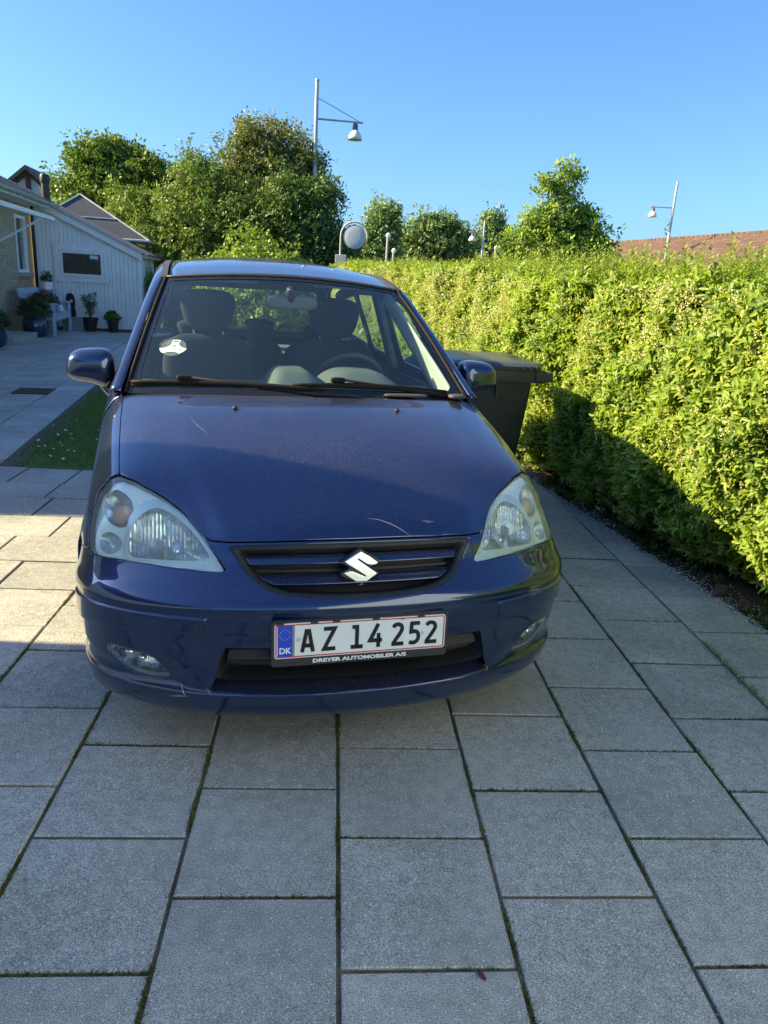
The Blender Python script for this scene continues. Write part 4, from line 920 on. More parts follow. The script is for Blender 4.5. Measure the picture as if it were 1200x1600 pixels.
# ------------------------------------------------------------------ street furniture
LG_M = M('pale_grey_lacquer', (.42, .45, .46), .45, .2, var=.08)
def street_lamp(x, y, H_, arm, side, label, lean=0.0, drop=1.02):
    r = empty('street_lamp', (x, y, 0), 0, label=label, cat='street lamp', group='street lamps beyond the garden')
    MB().tube([(0, 0, -.05), (0, 0, 1.2), (0, 0, H_)], [.085, .075, .055], 12).build('pole', LG_M, r, True, True); MB().lathe([(.06, H_ - .03), (.065, H_), (.05, H_ + .03)], 12).build('cap', LG_M, r)
    za = H_ - drop; MB().tube([(-side * .05, 0, za + .02), (side * arm, 0, za - .0)], .028, 8).build('arm', LG_M, r); MB().tube([(0, 0, za + .58), (side * (arm - .1), 0, za + .02)], .012, 6).build('tie_rod', LG_M, r)
    xs = side * (arm - .22)
    MB().lathe([(.035, za - .02), (.075, za - .06), (.085, za - .20), (.09, za - .22)], 14, (xs, 0, 0)).build('lamp_cap', M('brown_lamp_cap', (.13, .10, .09), .6), r, True, True)
    MB().lathe([(.09, za - .21), (.15, za - .27), (.205, za - .38), (.215, za - .47), (.20, za - .47), (.19, za - .38), (.1, za - .26)], 20, (xs, 0, 0), False).build('lamp_shade', M('white_lamp_shade', (.8, .79, .76), .35, var=.04), r, True)
    MB().lathe([(.001, za - .50), (.12, za - .485), (.2, za - .455)], 16, (xs, 0, 0), False).build('diffuser', M('opal_glass', (.5, .5, .48), .3), r, True)
    return r
street_lamp(-.74, 24, 6.93, 1.37, 1, 'tall grey street lamp with a white bell shade rising from the trees')
street_lamp(16.9, 39, 7.12, 1.25, -1, 'grey street lamp with its white shade hanging to the left before the red roof', drop=1.2)
street_lamp(8.29, 44, 5.12, .85, -1, 'slim pale lamp post with a small white shade among the distant trees', drop=.62)
def post_lamp(x, y, H_, label):
    r = empty('post_lamp', (x, y, 0), 0, label=label, cat='street lamp', group='small post top lamps')
    MB().tube([(0, 0, -.05), (0, 0, H_ - .3)], .05, 8).build('pole', LG_M, r); MB().ell((.03, 0, H_ - .18), (.12, .10, .13), 2, 14, 8).build('lamp_head', WHITE, r, True); return r
post_lamp(2.45, 38, 3.85, 'thin white headed post lamp just right of the round traffic mirror')
post_lamp(8.95, 43.5, 3.9, 'far small post lamp just left of the light green young tree')
post_lamp(2.92, 40, 3.25, 'lowest post lamp, its white head close beside the taller thin post')
# traffic mirror seen from behind
tm = empty('traffic_mirror', (.08, 17.1, 0), -.12, label='round grey back of a traffic mirror on a curved pole', cat='mirror')
PM = M('beige_pole', (.44, .42, .36), .5, var=.08); zc = 2.40; R_ = .29
pts = [(0, 0, -.05), (0, 0, 1.2), (0, 0, zc - .02)] + [(R_ - R_ * math.cos(a), 0, zc + R_ * math.sin(a)) for a in [i * math.pi / 12 for i in range(1, 13)]] + [(2 * R_ - .01, 0, zc - .12)]
MB().tube(pts, .020, 10).build('pole', PM, tm, True)
Rm = Matrix.Rotation(math.radians(90), 3, 'X')
mm = MB(); mm.lathe([(.001, -.022), (.12, -.020), (.215, -.014), (.240, -.006), (.246, .004), (.250, .02), (.24, .03), (.001, .028)], 32); mm.V = [tuple(Matrix.Rotation(math.radians(-90), 3, 'X') @ Vector(v) + Vector((R_ + .01, 0, zc - .02))) for v in mm.V]
mm.build('mirror_back', M('grey_mirror_back', (.46, .52, .58), .5, var=.06), tm, True, True)
MB().tube([(.06, 0, zc), (2 * R_ - .04, 0, zc)], .012, 6).build('crossbar', PM, tm); MB().box(-.10, .14, -.07, .05, 1.60, 2.0, .01).build('control_box', M('grey_cabinet', (.42, .44, .46), .5), tm)
gz.scale = (.84, .84, 1.0)
# low wooden fence and yellow grass seen through the car windows
wf = empty('wooden_fence', (-3.9, 21.6, 0), .05, label='low grey wooden rail fence behind the car, seen through its rear window', cat='fence')
WD = M('grey_wood', (.25, .22, .18), .85, var=.25)
for k in range(6): MB().box(k * 1.1 - .05, k * 1.1 + .05, -.05, .05, 0, .85).build('post', WD, wf)
for z in (.32, .66): MB().box(-.05, 5.6, -.085, -.0505, z, z + .12).build('rail', WD, wf)

# ------------------------------------------------------------------ wheeled bin
BINM = M('dark_grey_bin_plastic', (.030, .036, .038), .42, var=.12, scale=12, bmp=.06)
wb = empty('wheelie_bin', (1.03, 5.05, 0), math.radians(6), label='dark grey two wheeled rubbish bin with a closed lid between the car and the hedge', cat='bin')
def loft(secs, n=28, p=5):
    V = []; F = []
    for (cx, cy, z, rx, ry) in secs:
        for k in range(n):
            t = 2 * math.pi * k / n; c_, s_ = math.cos(t), math.sin(t); V.append((cx + rx * math.copysign(abs(c_) ** (2 / p), c_), cy + ry * math.copysign(abs(s_) ** (2 / p), s_), z))
    for i in range(len(secs) - 1):
        for k in range(n): F.append((i * n + k, i * n + (k + 1) % n, (i + 1) * n + (k + 1) % n, (i + 1) * n + k))
    F += [tuple(range(n))[::-1], tuple(range((len(secs) - 1) * n, len(secs) * n))]; return V, F
MB().add(*loft([(0, .06, .06, .215, .24), (0, .05, .10, .225, .25), (0, .02, .55, .252, .30), (0, 0, .93, .275, .335), (0, 0, .95, .275, .335)], p=7)).build('body', BINM, wb, True, True)
MB().box(-.315, .315, -.375, -.335, .905, .985, .006).add(*loft([(0, 0, .93, .30, .36), (0, 0, .985, .30, .36)], p=9)).box(.298, .318, -.37, .33, .91, .984, .003).box(-.318, -.298, -.37, .33, .91, .984, .003).build('rim', BINM, wb, True, True)
for s in (-1, 1): MB().box(s * .30 - .06, s * .30 + .06, -.385, -.325, .915, .975, .01).build('lift_lug', BINM, wb)
lid = MB().add(*loft([(0, -.01, .987, .30, .385), (0, -.01, 1.010, .305, .39), (0, -.0, 1.024, .298, .380), (0, .01, 1.032, .28, .36), (0, .03, 1.036, .10, .2)], p=8)).build('lid', M('sky_tinted_bin_lid', (.055, .065, .080), .30, var=.15, scale=14, bmp=.05), wb, True, True)  # lid lighter and bluer than the body: sky reflection painted into its colour
for s in (-1, 1):
    for k in range(3): MB().box(s * .20 + k * .045 - .06, s * .20 + k * .045 - .035, -.405, -.375, .985, 1.015, .004).build('grip', BINM, lid)
MB().box(-.005, .005, -.348, -.338, .80, .905).build('rib', BINM, wb)
MB().tube([(-.26, .40, .93), (-.26, .45, 1.0), (.26, .45, 1.0), (.26, .40, .93)], .018, 8).build('handle', BINM, wb)
for s in (-1, 1):
    wm = MB(); wm.lathe([(.03, -.022), (.075, -.022), (.095, -.014), (.10, 0), (.095, .014), (.075, .022), (.03, .022)], 20); wm.V = [(s * .26 + v[2], .32 + v[0], .10 + v[1]) for v in wm.V]; wm.build('wheel', RUBBER, wb, True, True)
MB().tube([(-.24, .32, .10), (.24, .32, .10)], .012, 8).build('axle', STEEL, wb)
# black bag behind the bin
bg_ = empty('rubbish_bag', (.66, 5.55, 0), .3, label='black plastic rubbish bag heap behind the car mirror, left of the bin lid', cat='bag')
v = MB(); v.ell((0, 0, .5), (.20, .20, .5), 2.3, 22, 18)
V = [(a * (1 + .10 * math.sin(a * 21 + c_ * 9) + .06 * math.sin(b * 33)), b * (1 + .1 * math.sin(b * 19 + a * 11)), c_ * (1 + .02 * math.sin(a * 31))) for a, b, c_ in v.V]; v.V = V; v.build('bag', M('black_film', (.012, .012, .014), .25, bmp=.8, scale=4), bg_, True)
MB().tube([(0, 0, .98), (.01, 0, 1.04), (.03, .01, 1.08)], [.03, .02, .05], 8).build('knot', M('black_film', (.012, .012, .014), .25), bg_)
# ------------------------------------------------------------------ the car; local frame: x to the right in the photo, y towards its tail, z up
car = empty('parked_car', (.1216, 1.990, 0), math.radians(11.168), label='dark blue hatchback car parked nose first towards the camera on the grey paving', cat='car')
W_ = 1.008
CG = np.array([
[(0,1.02,1.008),(.2,1.025,1.006),(.42,1.05,1.002),(.60,1.09,.995),(.737,1.15,.978),(.788,1.17,.938),(.828,1.18,.85),(.850,1.18,.64)],
[(0,.85,.980),(.2,.85,.978),(.42,.86,.968),(.60,.865,.950),(.73,.87,.918),(.782,.885,.880),(.826,.90,.79),(.850,.95,.635)],
[(0,.55,.895),(.2,.55,.893),(.42,.545,.881),(.6,.53,.858),(.71,.506,.826),(.766,.54,.79),(.818,.60,.73),(.851,.72,.63)],
[(0,.33,.812),(.2,.335,.81),(.40,.345,.796),(.55,.36,.774),(.675,.39,.752),(.75,.43,.724),(.812,.50,.685),(.851,.62,.62)],
[(0,.15,.725),(.2,.155,.722),(.384,.185,.706),(.52,.235,.693),(.65,.30,.683),(.744,.36,.667),(.812,.44,.645),(.851,.56,.60)],
[(0,.085,.64),(.2,.095,.638),(.39,.135,.631),(.54,.19,.624),(.68,.265,.617),(.771,.33,.61),(.823,.42,.60),(.852,.54,.57)],
[(0,.0,.555),(.2,.01,.553),(.39,.045,.548),(.55,.10,.54),(.69,.175,.532),(.783,.265,.525),(.838,.375,.52),(.855,.51,.51)],
[(0,-.005,.47),(.2,.005,.468),(.39,.04,.465),(.55,.095,.46),(.69,.175,.455),(.783,.265,.45),(.838,.375,.445),(.853,.50,.44)],
[(0,.012,.36),(.2,.022,.36),(.40,.055,.358),(.56,.115,.355),(.695,.195,.352),(.785,.285,.35),(.833,.39,.35),(.847,.50,.35)],
[(0,.008,.26),(.2,.018,.26),(.40,.052,.258),(.55,.11,.255),(.69,.195,.252),(.778,.285,.25),(.822,.385,.25),(.838,.50,.25)],
[(0,.035,.178),(.2,.045,.178),(.39,.08,.178),(.54,.135,.178),(.672,.215,.178),(.762,.30,.178),(.808,.395,.178),(.826,.50,.178)],
[(0,.12,.150),(.2,.13,.150),(.39,.16,.150),(.54,.21,.150),(.66,.28,.150),(.74,.35,.150),(.78,.42,.150),(.79,.50,.150)],
])
_FULL = np.concatenate([(CG[:, 1:] * np.array([-1, 1, 1]))[:, ::-1], CG], 1)
def cr1(Q, i, f):
    p0, p1, p2, p3 = Q[i], Q[i + 1], Q[i + 2], Q[i + 3]; f = f.reshape((-1,) + (1,) * (p0.ndim - 1))
    return .5 * ((2 * p1) + (-p0 + p2) * f + (2 * p0 - 5 * p1 + 4 * p2 - p3) * f * f + (-p0 + 3 * p1 - 3 * p2 + p3) * f ** 3)
def _pad(P): return np.concatenate([(2 * P[0] - P[1])[None], P, (2 * P[-1] - P[-2])[None]])
def shell0(u, v):
    u = np.asarray(u, float); v = np.asarray(v, float); n = _FULL.shape[0]; m_ = _FULL.shape[1]
    Q = _pad(_FULL); t = np.clip(v, 0, n - 1 - 1e-9); i = np.floor(t).astype(int); A = cr1(Q, i, t - i)          # (k, m, 3)
    t = np.clip(u + 7, 0, m_ - 1 - 1e-9); j = np.floor(t).astype(int); f = (t - j)[:, None]
    Ap = np.concatenate([(2 * A[:, 0] - A[:, 1])[:, None], A, (2 * A[:, -1] - A[:, -2])[:, None]], 1); k = np.arange(len(u))
    p0, p1, p2, p3 = Ap[k, j], Ap[k, j + 1], Ap[k, j + 2], Ap[k, j + 3]
    return .5 * ((2 * p1) + (-p0 + p2) * f + (2 * p0 - 5 * p1 + 4 * p2 - p3) * f * f + (-p0 + 3 * p1 - 3 * p2 + p3) * f ** 3)
def sst(a, b, x): t = np.clip((x - a) / (b - a), 0, 1); return t * t * (3 - 2 * t)
def shell_n(u, v):
    e = 1e-3; a = shell0(u + e, v) - shell0(u - e, v); b = shell0(u, np.clip(v + e, 0, 10.999)) - shell0(u, np.clip(v - e, 0, 11)); n = np.cross(b, a)
    n /= np.linalg.norm(n, axis=1, keepdims=True) + 1e-12; return n
_tn = shell_n(np.array([0.]), np.array([1.]))[0]; NSG = 1.0 if _tn[2] > 0 else -1.0
def shell(u, v, off=0.0):
    """off > 0 lifts outward; adds the pressed creases"""
    au = np.abs(u)
    uc = 2.75 - .17 * np.clip(v, 0, 4)                                   # bonnet crease
    h = .0055 * (1 - sst(-.16, .30, au - uc)) * sst(.3, 1.4, v) * (1 - sst(3.7, 4.2, v))
    h = h + .008 * sst(8.84, 9.0, v) * (1 - .0 * v)                       # lower lip
    h = h - .010 * np.exp(-((v - 8.62) / .24) ** 2) * sst(2.4, 3.0, au)
    h = h + .006 * (1 - sst(6.0, 6.28, v)) * sst(5.45, 5.9, v)             # edge above the plate
    return shell0(u, v) + shell_n(u, v) * NSG * (h + off)[:, None]
KU, KV = .135, .082
def psdf(poly):
    ku, kv = KU, KV; P = np.array(poly, float) * [ku, kv]; A = P; B = np.roll(P, -1, 0)
    def f(u, v):
        X = np.stack([np.asarray(u, float) * ku, np.asarray(v, float) * kv], -1); sh = X.shape[:-1]; X = X.reshape(-1, 2)
        d = np.full(len(X), 1e9); ins = np.zeros(len(X), bool)
        for a, b in zip(A, B):
            ab = b - a; t = np.clip(((X - a) @ ab) / (ab @ ab + 1e-15), 0, 1); q = X - (a + t[:, None] * ab); d = np.minimum(d, np.hypot(q[:, 0], q[:, 1]))
            c_ = ((a[1] > X[:, 1]) != (b[1] > X[:, 1])); xi = (b[0] - a[0]) * (X[:, 1] - a[1]) / (b[1] - a[1] + 1e-15) + a[0]; ins ^= c_ & (X[:, 0] < xi)
        return np.where(ins, d, -d).reshape(sh)
    return f
def smooth_poly(P, it=2, keep=()):
    P = [tuple(p) for p in P]
    for _ in range(it):
        Q = []
        for i in range(len(P)):
            a, b = P[i], P[(i + 1) % len(P)]; Q += [(a[0] * .75 + b[0] * .25, a[1] * .75 + b[1] * .25), (a[0] * .25 + b[0] * .75, a[1] * .25 + b[1] * .75)]
        P = Q
    return P
def mir(P): return [(-a, b) for a, b in P][::-1]
def patch(name, sdf, urange, vrange, mat, parent, off=0.0, offfn=None, du=.045, dv=.055, solid=0.0, smooth=True, **k):
    """piece of the shell where sdf > 0, edges cut exactly"""
    nu = int((urange[1] - urange[0]) / du) + 1; nv = int((vrange[1] - vrange[0]) / dv) + 1
    us = np.linspace(*urange, nu + 1); vs = np.linspace(*vrange, nv + 1); U, Vv = np.meshgrid(us, vs); D = sdf(U, Vv); n1 = nu + 1
    ids = {}; UV = []; F = []
    def vid(key, u, v):
        if key not in ids: ids[key] = len(UV); UV.append((u, v))
        return ids[key]
    ok = D > 0
    full = ok[:-1, :-1] & ok[1:, :-1] & ok[:-1, 1:] & ok[1:, 1:]; anyk = ok[:-1, :-1] | ok[1:, :-1] | ok[:-1, 1:] | ok[1:, 1:]
    for j, i in zip(*np.nonzero(anyk)):
        C4 = [(j, i), (j, i + 1), (j + 1, i + 1), (j + 1, i)]
        if full[j, i]: F.append([vid(c, U[c], Vv[c]) for c in C4]); continue
        f = []
        for q in range(4):
            a, b = C4[q], C4[(q + 1) % 4]
            if ok[a]: f.append(vid(a, U[a], Vv[a]))
            if ok[a] != ok[b]:
                lo, hi = (a, b) if a < b else (b, a); t = D[lo] / (D[lo] - D[hi]); t = min(max(t, .02), .98)
                f.append(vid((lo, hi), U[lo] + (U[hi] - U[lo]) * t, Vv[lo] + (Vv[hi] - Vv[lo]) * t))
        if len(f) >= 3: F.append(f)
    UV = np.array(UV); uu, vv = UV[:, 0], UV[:, 1]
    o_ = np.full(len(uu), float(off)) if offfn is None else offfn(uu, vv, sdf(uu, vv))
    P = shell(uu, vv, o_)
    if NSG > 0: F = [f[::-1] for f in F]
    ob = mesh_from(name, P, F, mat, parent, smooth, **k)
    # outward normals
    me = ob.data; 
    c = sum((Vector(me.polygons[i].normal).dot(Vector(shell_n(np.array([uu[me.polygons[i].vertices[0]]]), np.array([vv[me.polygons[i].vertices[0]]]))[0] * NSG)) for i in range(0, len(me.polygons), max(1, len(me.polygons) // 12))))
    if c < 0: me.flip_normals()
    if solid:
        s = ob.modifiers.new('thickness', 'SOLIDIFY'); s.thickness = solid; s.offset = -1; s.use_even_offset = False
    return ob
LENS = [(4.0,2.0),(3.58,2.26),(3.16,2.78),(2.82,3.26),(2.56,3.82),(2.30,4.40),(2.03,5.02),(2.12,5.08),(2.66,5.05),(3.52,4.98),(4.48,4.93),(5.3,4.94),(5.62,4.78),(5.85,4.2),(5.92,3.5),(5.78,2.75),(5.3,2.18),(4.56,1.99)]
lens_in = [(4.0,2.0),(3.58,2.26),(3.16,2.78),(2.82,3.26),(2.56,3.82)]
hf = [(2.34,4.02),(2.02,4.07),(1.22,4.12),(0,4.15)]
HOOD = [(4.0,-.0001),(4.0,1.98)] + lens_in + hf; HOOD = HOOD + mir(HOOD)[1:]
HOOD = [(a, b if b > 0 else -1) for a, b in HOOD]
FEND = [(4.0,-1),(4.0,2.0),(4.56,1.99),(5.3,2.18),(5.78,2.75),(5.92,3.5),(5.85,4.2),(5.62,4.78),(6.0,4.86),(6.5,4.68),(7.0,4.2),(9,3.9),(9,-1)]
bt = hf[::-1] + [(2.56,3.82),(2.30,4.40),(2.03,5.02),(2.12,5.08),(2.66,5.05),(3.52,4.98),(4.48,4.93),(5.3,4.94),(5.62,4.78),(6.0,4.86),(6.5,4.68),(7.0,4.2),(9,3.9)]
BUMP = mir(bt)[:-1] + bt + [(9, 12), (-9, 12)]
gr_r = [(2.03,4.16),(1.90,4.50),(1.74,5.0),(1.57,5.34),(1.38,5.55),(1.12,5.70),(.55,5.79),(0,5.82)]
GRIL = [(0,4.24),(1.2,4.21)] + gr_r + mir(gr_r)[1:] + [(-1.2,4.21)]
FOG = [(4.60,7.90),(4.14,7.84),(3.70,7.86),(3.38,7.95),(3.17,8.18),(3.05,8.50),(3.10,8.60),(3.48,8.68),(3.88,8.66),(4.22,8.50),(4.48,8.22)]
INTK = [(2.05,7.45),(2.12,7.96),(2.18,8.48),(2.30,8.90),(0,8.96)]; INTK = INTK[:-1] + [(0, 8.96)] + mir(INTK[:-1])
RUB = [(2.36,6.36),(2.44,7.04),(3.44,7.16),(4.54,7.26),(5.4,7.45),(6.3,7.62),(6.9,7.6),(6.95,6.75),(6.4,6.52),(5.22,6.34),(4.48,6.29),(3.44,6.30)]
MAIN = [(4.12,4.84),(4.42,4.04),(4.22,3.5),(3.84,3.14),(3.42,2.94),(3.16,3.04),(2.84,3.45),(2.56,3.98),(2.34,4.6),(2.34,4.76),(2.86,4.78),(3.54,4.82)]
SIG = smooth_poly([(4.24,2.24),(3.96,2.52),(3.94,2.96),(4.16,3.42),(4.56,3.6),(5.0,3.42),(5.34,2.92),(5.3,2.4),(4.85,2.17)], 2)
POS = smooth_poly([(5.12,3.66),(4.70,3.92),(4.50,4.32),(4.54,4.7),(4.94,4.78),(5.4,4.5),(5.52,3.9)], 2)
G_ = .0018
s_h, s_b, s_g, s_i = psdf(HOOD), psdf(BUMP), psdf(smooth_poly(GRIL, 0)), psdf(INTK)
hood = patch('hood', lambda u, v: s_h(u, v) - G_, (-4.1, 4.1), (0, 4.3), PAINT, car, solid=.006)
s_lens = {s: psdf(LENS if s > 0 else mir(LENS)) for s in (1, -1)}; s_fog = {s: psdf(smooth_poly(FOG if s > 0 else mir(FOG), 1)) for s in (1, -1)}
bumper = patch('front_bumper', lambda u, v: np.minimum.reduce([s_b(u, v) - G_, -s_g(u, v), -s_i(u, v), -s_fog[1](u, v) , -s_fog[-1](u, v)]), (-7, 7), (3.7, 11), PAINT, car, solid=.005, du=.05, dv=.055)
for s in (-1, 1):
    fp = psdf(FEND if s > 0 else mir(FEND)); ur = (3.9, 7) if s > 0 else (-7, -3.9)
    patch('fender', lambda u, v: fp(u, v) - G_, ur, (0, 5.0), PAINT, car, solid=.005)
# bonnet gap and dark structure below the skin
patch('inner_structure', lambda u, v: np.minimum.reduce([.02 - s_lens[1](u, v), .02 - s_lens[-1](u, v), .012 - s_fog[1](u, v), .012 - s_fog[-1](u, v)]) - .012, (-6.9, 6.9), (0, 10.9), TRIM, car, off=-.075, du=.12, dv=.12)
# two washer nozzles
for s in (-1, 1):
    q = shell(np.array([s * 1.53]), np.array([.90]))[0]
    MB().ell((q[0], q[1], q[2] + .004), (.010, .014, .008), 2.5, 12, 8).build('washer_nozzle', TRIM, hood, True)
# scratches on the bonnet, lip and bumper
SCR = M('bare_scratch', (.55, .42, .38), .6); SCW = M('white_scratch', (.62, .66, .72), .6)
def scratch(pts, w, mat, parent):
    V = []; F = []; n = len(pts); UVs = np.array(pts, float); d = np.gradient(UVs, axis=0); nn = np.stack([-d[:, 1] * KV, d[:, 0] * KU], 1); nn /= np.linalg.norm(nn, axis=1, keepdims=True) + 1e-9
    ww = w * np.sin(np.linspace(.15, math.pi - .15, n))[:, None] * nn / [KU, KV]
    A = shell(UVs[:, 0] + ww[:, 0], UVs[:, 1] + ww[:, 1], np.full(n, .0006)); B = shell(UVs[:, 0] - ww[:, 0], UVs[:, 1] - ww[:, 1], np.full(n, .0006))
    V = list(A) + list(B); F = [(i, i + 1, n + i + 1, n + i) for i in range(n - 1)]; mesh_from('scratch', V, F, mat, parent)
scratch([(.22,3.66),(.40,3.70),(.58,3.80),(.72,3.92),(.86,4.09)], .0008, SCR, hood)
scratch([(1.12,3.72),(1.22,3.76),(1.35,3.75)], .0028, M('chip_paint', (.13, .11, .14), .6), hood)
scratch([(-2.35,1.1),(-2.2,1.35),(-2.0,1.6)], .00014, SCW, hood); scratch([(-1.0,.6),(-.85,1.1)], .0002, SCW, hood)
scratch([(-3.28,9.72),(-3.20,10.02),(-3.12,10.2)], .0012, SCW, bumper); scratch([(-2.86,8.75),(-2.80,8.98),(-2.76,9.1)], .0008, SCW, bumper); scratch([(-3.1,9.2),(-2.9,9.14),(-2.7,9.1)], .0008, SCW, bumper); scratch([(2.32,8.80),(2.26,8.95)], .0014, SCW, bumper); scratch([(-2.34,8.80),(-2.27,8.94)], .0014, SCW, bumper)
scratch([(3.6,9.3),(3.62,9.45)], .0009, M('amber_chip', (.4, .25, .08), .6), bumper)

# ---- rub strips
for s in (-1, 1):
    rp = psdf(RUB if s > 0 else mir(RUB)); ur = (2.2, 7) if s > 0 else (-7, -2.2)
    patch('rub_strip', rp, ur, (6.1, 7.8), PAINT, bumper, offfn=lambda u, v, d: -.003 + .011 * sst(0, .006, d), du=.03, dv=.03)

# ---- headlights
def lens_mat():
    m, nt, p, o = newmat('hazed_lens'); nt.nodes.remove(p)
    t = nt.nodes.new('ShaderNodeBsdfTransparent'); t.inputs[0].default_value = (.86, .93, .92, 1)
    g = nt.nodes.new('ShaderNodeBsdfGlossy'); g.inputs['Roughness'].default_value = .12
    d = nt.nodes.new('ShaderNodeBsdfDiffuse'); d.inputs[0].default_value = (.80, .92, .90, 1)
    tr = nt.nodes.new('ShaderNodeBsdfTranslucent'); tr.inputs[0].default_value = (.80, .92, .86, 1)
    dm = nt.nodes.new('ShaderNodeMixShader'); dm.inputs[0].default_value = .4; nt.links.new(d.outputs[0], dm.inputs[1]); nt.links.new(tr.outputs[0], dm.inputs[2])
    m1 = nt.nodes.new('ShaderNodeMixShader'); h = ramp(nt, noise(nt, 5, 3), [(.3, .15), (.75, .27)]); nt.links.new(h, m1.inputs[0]); nt.links.new(t.outputs[0], m1.inputs[1]); nt.links.new(dm.outputs[0], m1.inputs[2])
    m2 = nt.nodes.new('ShaderNodeMixShader'); nt.links.new(schlick(nt), m2.inputs[0]); nt.links.new(m1.outputs[0], m2.inputs[1]); nt.links.new(g.outputs[0], m2.inputs[2]); nt.links.new(m2.outputs[0], o.inputs[0])
    return m
LENSM = lens_mat(); HSG = M('headlight_housing_grey', (.72, .80, .82), .30, .2, var=.06); AMB = M('amber_bulb_shield', (.52, .27, .21), .35, var=.1)
def refl_mat(name, fl, rough=.08, dark=.30):
    m, nt, p, o = newmat(name); p.inputs['Metallic'].default_value = 1; p.inputs['Roughness'].default_value = rough
    tc = nt.nodes.new('ShaderNodeTexCoord'); w = nt.nodes.new('ShaderNodeTexWave'); w.bands_direction = 'X'; w.inputs['Scale'].default_value = fl; w.inputs['Distortion'].default_value = .6; w.inputs['Detail'].default_value = 2; nt.links.new(tc.outputs['Object'], w.inputs[0])
    nt.links.new(ramp(nt, noise(nt, 22, 3), [(.35, (dark, dark * 1.04, dark * 1.08)), (.65, (.92, .95, .97))]), p.inputs['Base Color']); bump(nt, p, w.outputs[0], .55, .006); return m
RFL = refl_mat('faceted_reflector', 26); RFL2 = refl_mat('fluted_reflector', 75, .15, .55)
for s in (-1, 1):
    mi = (lambda P: P) if s > 0 else mir; ur = (1.9, 6.1) if s > 0 else (-6.1, -1.9); sl = s_lens[s]
    hl = patch('headlight', lambda u, v: sl(u, v) - .001, ur, (1.8, 5.2), TRIM, car, offfn=lambda u, v, d: -.006 - .115 * sst(0, .012, d), du=.05, dv=.06)
    mp, sp_, pp = psdf(mi(smooth_poly(MAIN, 1))), psdf(mi(SIG)), psdf(mi(POS))
    patch('housing', lambda u, v: np.minimum.reduce([sl(u, v) - .004, -mp(u, v), -sp_(u, v), -pp(u, v)]), ur, (1.8, 5.2), HSG, hl, offfn=lambda u, v, d: np.full(len(u), -.020), du=.04, dv=.05, solid=.004)
    patch('rim', lambda u, v: .010 - np.abs(mp(u, v) + .006), ur, (1.8, 5.2), M('satin_silver_rim', (.66, .72, .73), .25, .5, var=.04), hl, off=-.0165, du=.03, dv=.035)
    patch('reflector', mp, ur, (2.7, 5.1), RFL, hl, offfn=lambda u, v, d: -.018 - .075 * np.sqrt(np.clip(d / .075, 0, 1)), du=.04, dv=.05)
    patch('turn_signal', sp_, ur, (2.0, 3.8), RFL2, hl, offfn=lambda u, v, d: -.018 - .045 * np.sqrt(np.clip(d / .05, 0, 1)), du=.04, dv=.05)
    patch('side_light', pp, ur, (3.4, 5.0), RFL2, hl, offfn=lambda u, v, d: -.018 - .035 * np.sqrt(np.clip(d / .04, 0, 1)), du=.04, dv=.05)
    q = shell(np.array([s * 4.62]), np.array([3.0]), np.array([-.040]))[0]; MB().ell(q, (.030, .024, .034), 2, 16, 10).build('amber_bulb', AMB, hl, True)
    q = shell(np.array([s * 3.28]), np.array([3.98]), np.array([-.062]))[0]
    MB().tube([(q[0], q[1] + .03, q[2]), (q[0], q[1] - .028, q[2] - .004)], [.012, .009], 16).ell((q[0], q[1] - .03, q[2] - .004), (.012, .011, .012), 2, 14, 8).build('bulb', CHROME, hl, True)
    for k_ in (-1, 1): MB().box(q[0] + k_ * .036 - .008, q[0] + k_ * .036 + .008, q[1] - .01, q[1] + .03, q[2] - .03, q[2] + .030, .003).build('bulb_shield', refl_mat('shield_metal', 9, .2, .18), hl, True)
    q = shell(np.array([s * 5.0]), np.array([4.3]), np.array([-.035]))[0]; MB().ell(q, (.010, .012, .010), 2, 12, 8).build('bulb', CHROME, hl, True)
    patch('lens', lambda u, v: sl(u, v) - .002, ur, (1.8, 5.2), LENSM, hl, offfn=lambda u, v, d: -.002 + .003 * sst(0, .02, d), du=.05, dv=.06)

# ---- grille
grille = patch('grille', s_g, (-2.3, 2.3), (4.1, 6.0), TRIM, car, offfn=lambda u, v, d: -.002 - .045 * sst(.008, .030, d), du=.03, dv=.035)
def slat(name, v0, v1, dep0, dep1, mat, inset=.016):
    f = lambda u, v: np.minimum.reduce([s_g(u, v) - inset, (v - v0) * KV, (v1 - v) * KV])
    return patch(name, f, (-2.2, 2.2), (v0 - .05, v1 + .05), mat, grille, offfn=lambda u, v, d: -(dep0 + (dep1 - dep0) * np.clip((v - v0) / (v1 - v0), 0, 1)), du=.04, dv=.04, solid=.007)
slat('slat', 4.50, 4.82, .024, .006, PAINT); slat('slat', 5.06, 5.36, .024, .006, PAINT, .018)
slat('inner_bar', 4.90, 4.98, .034, .034, TRIM)
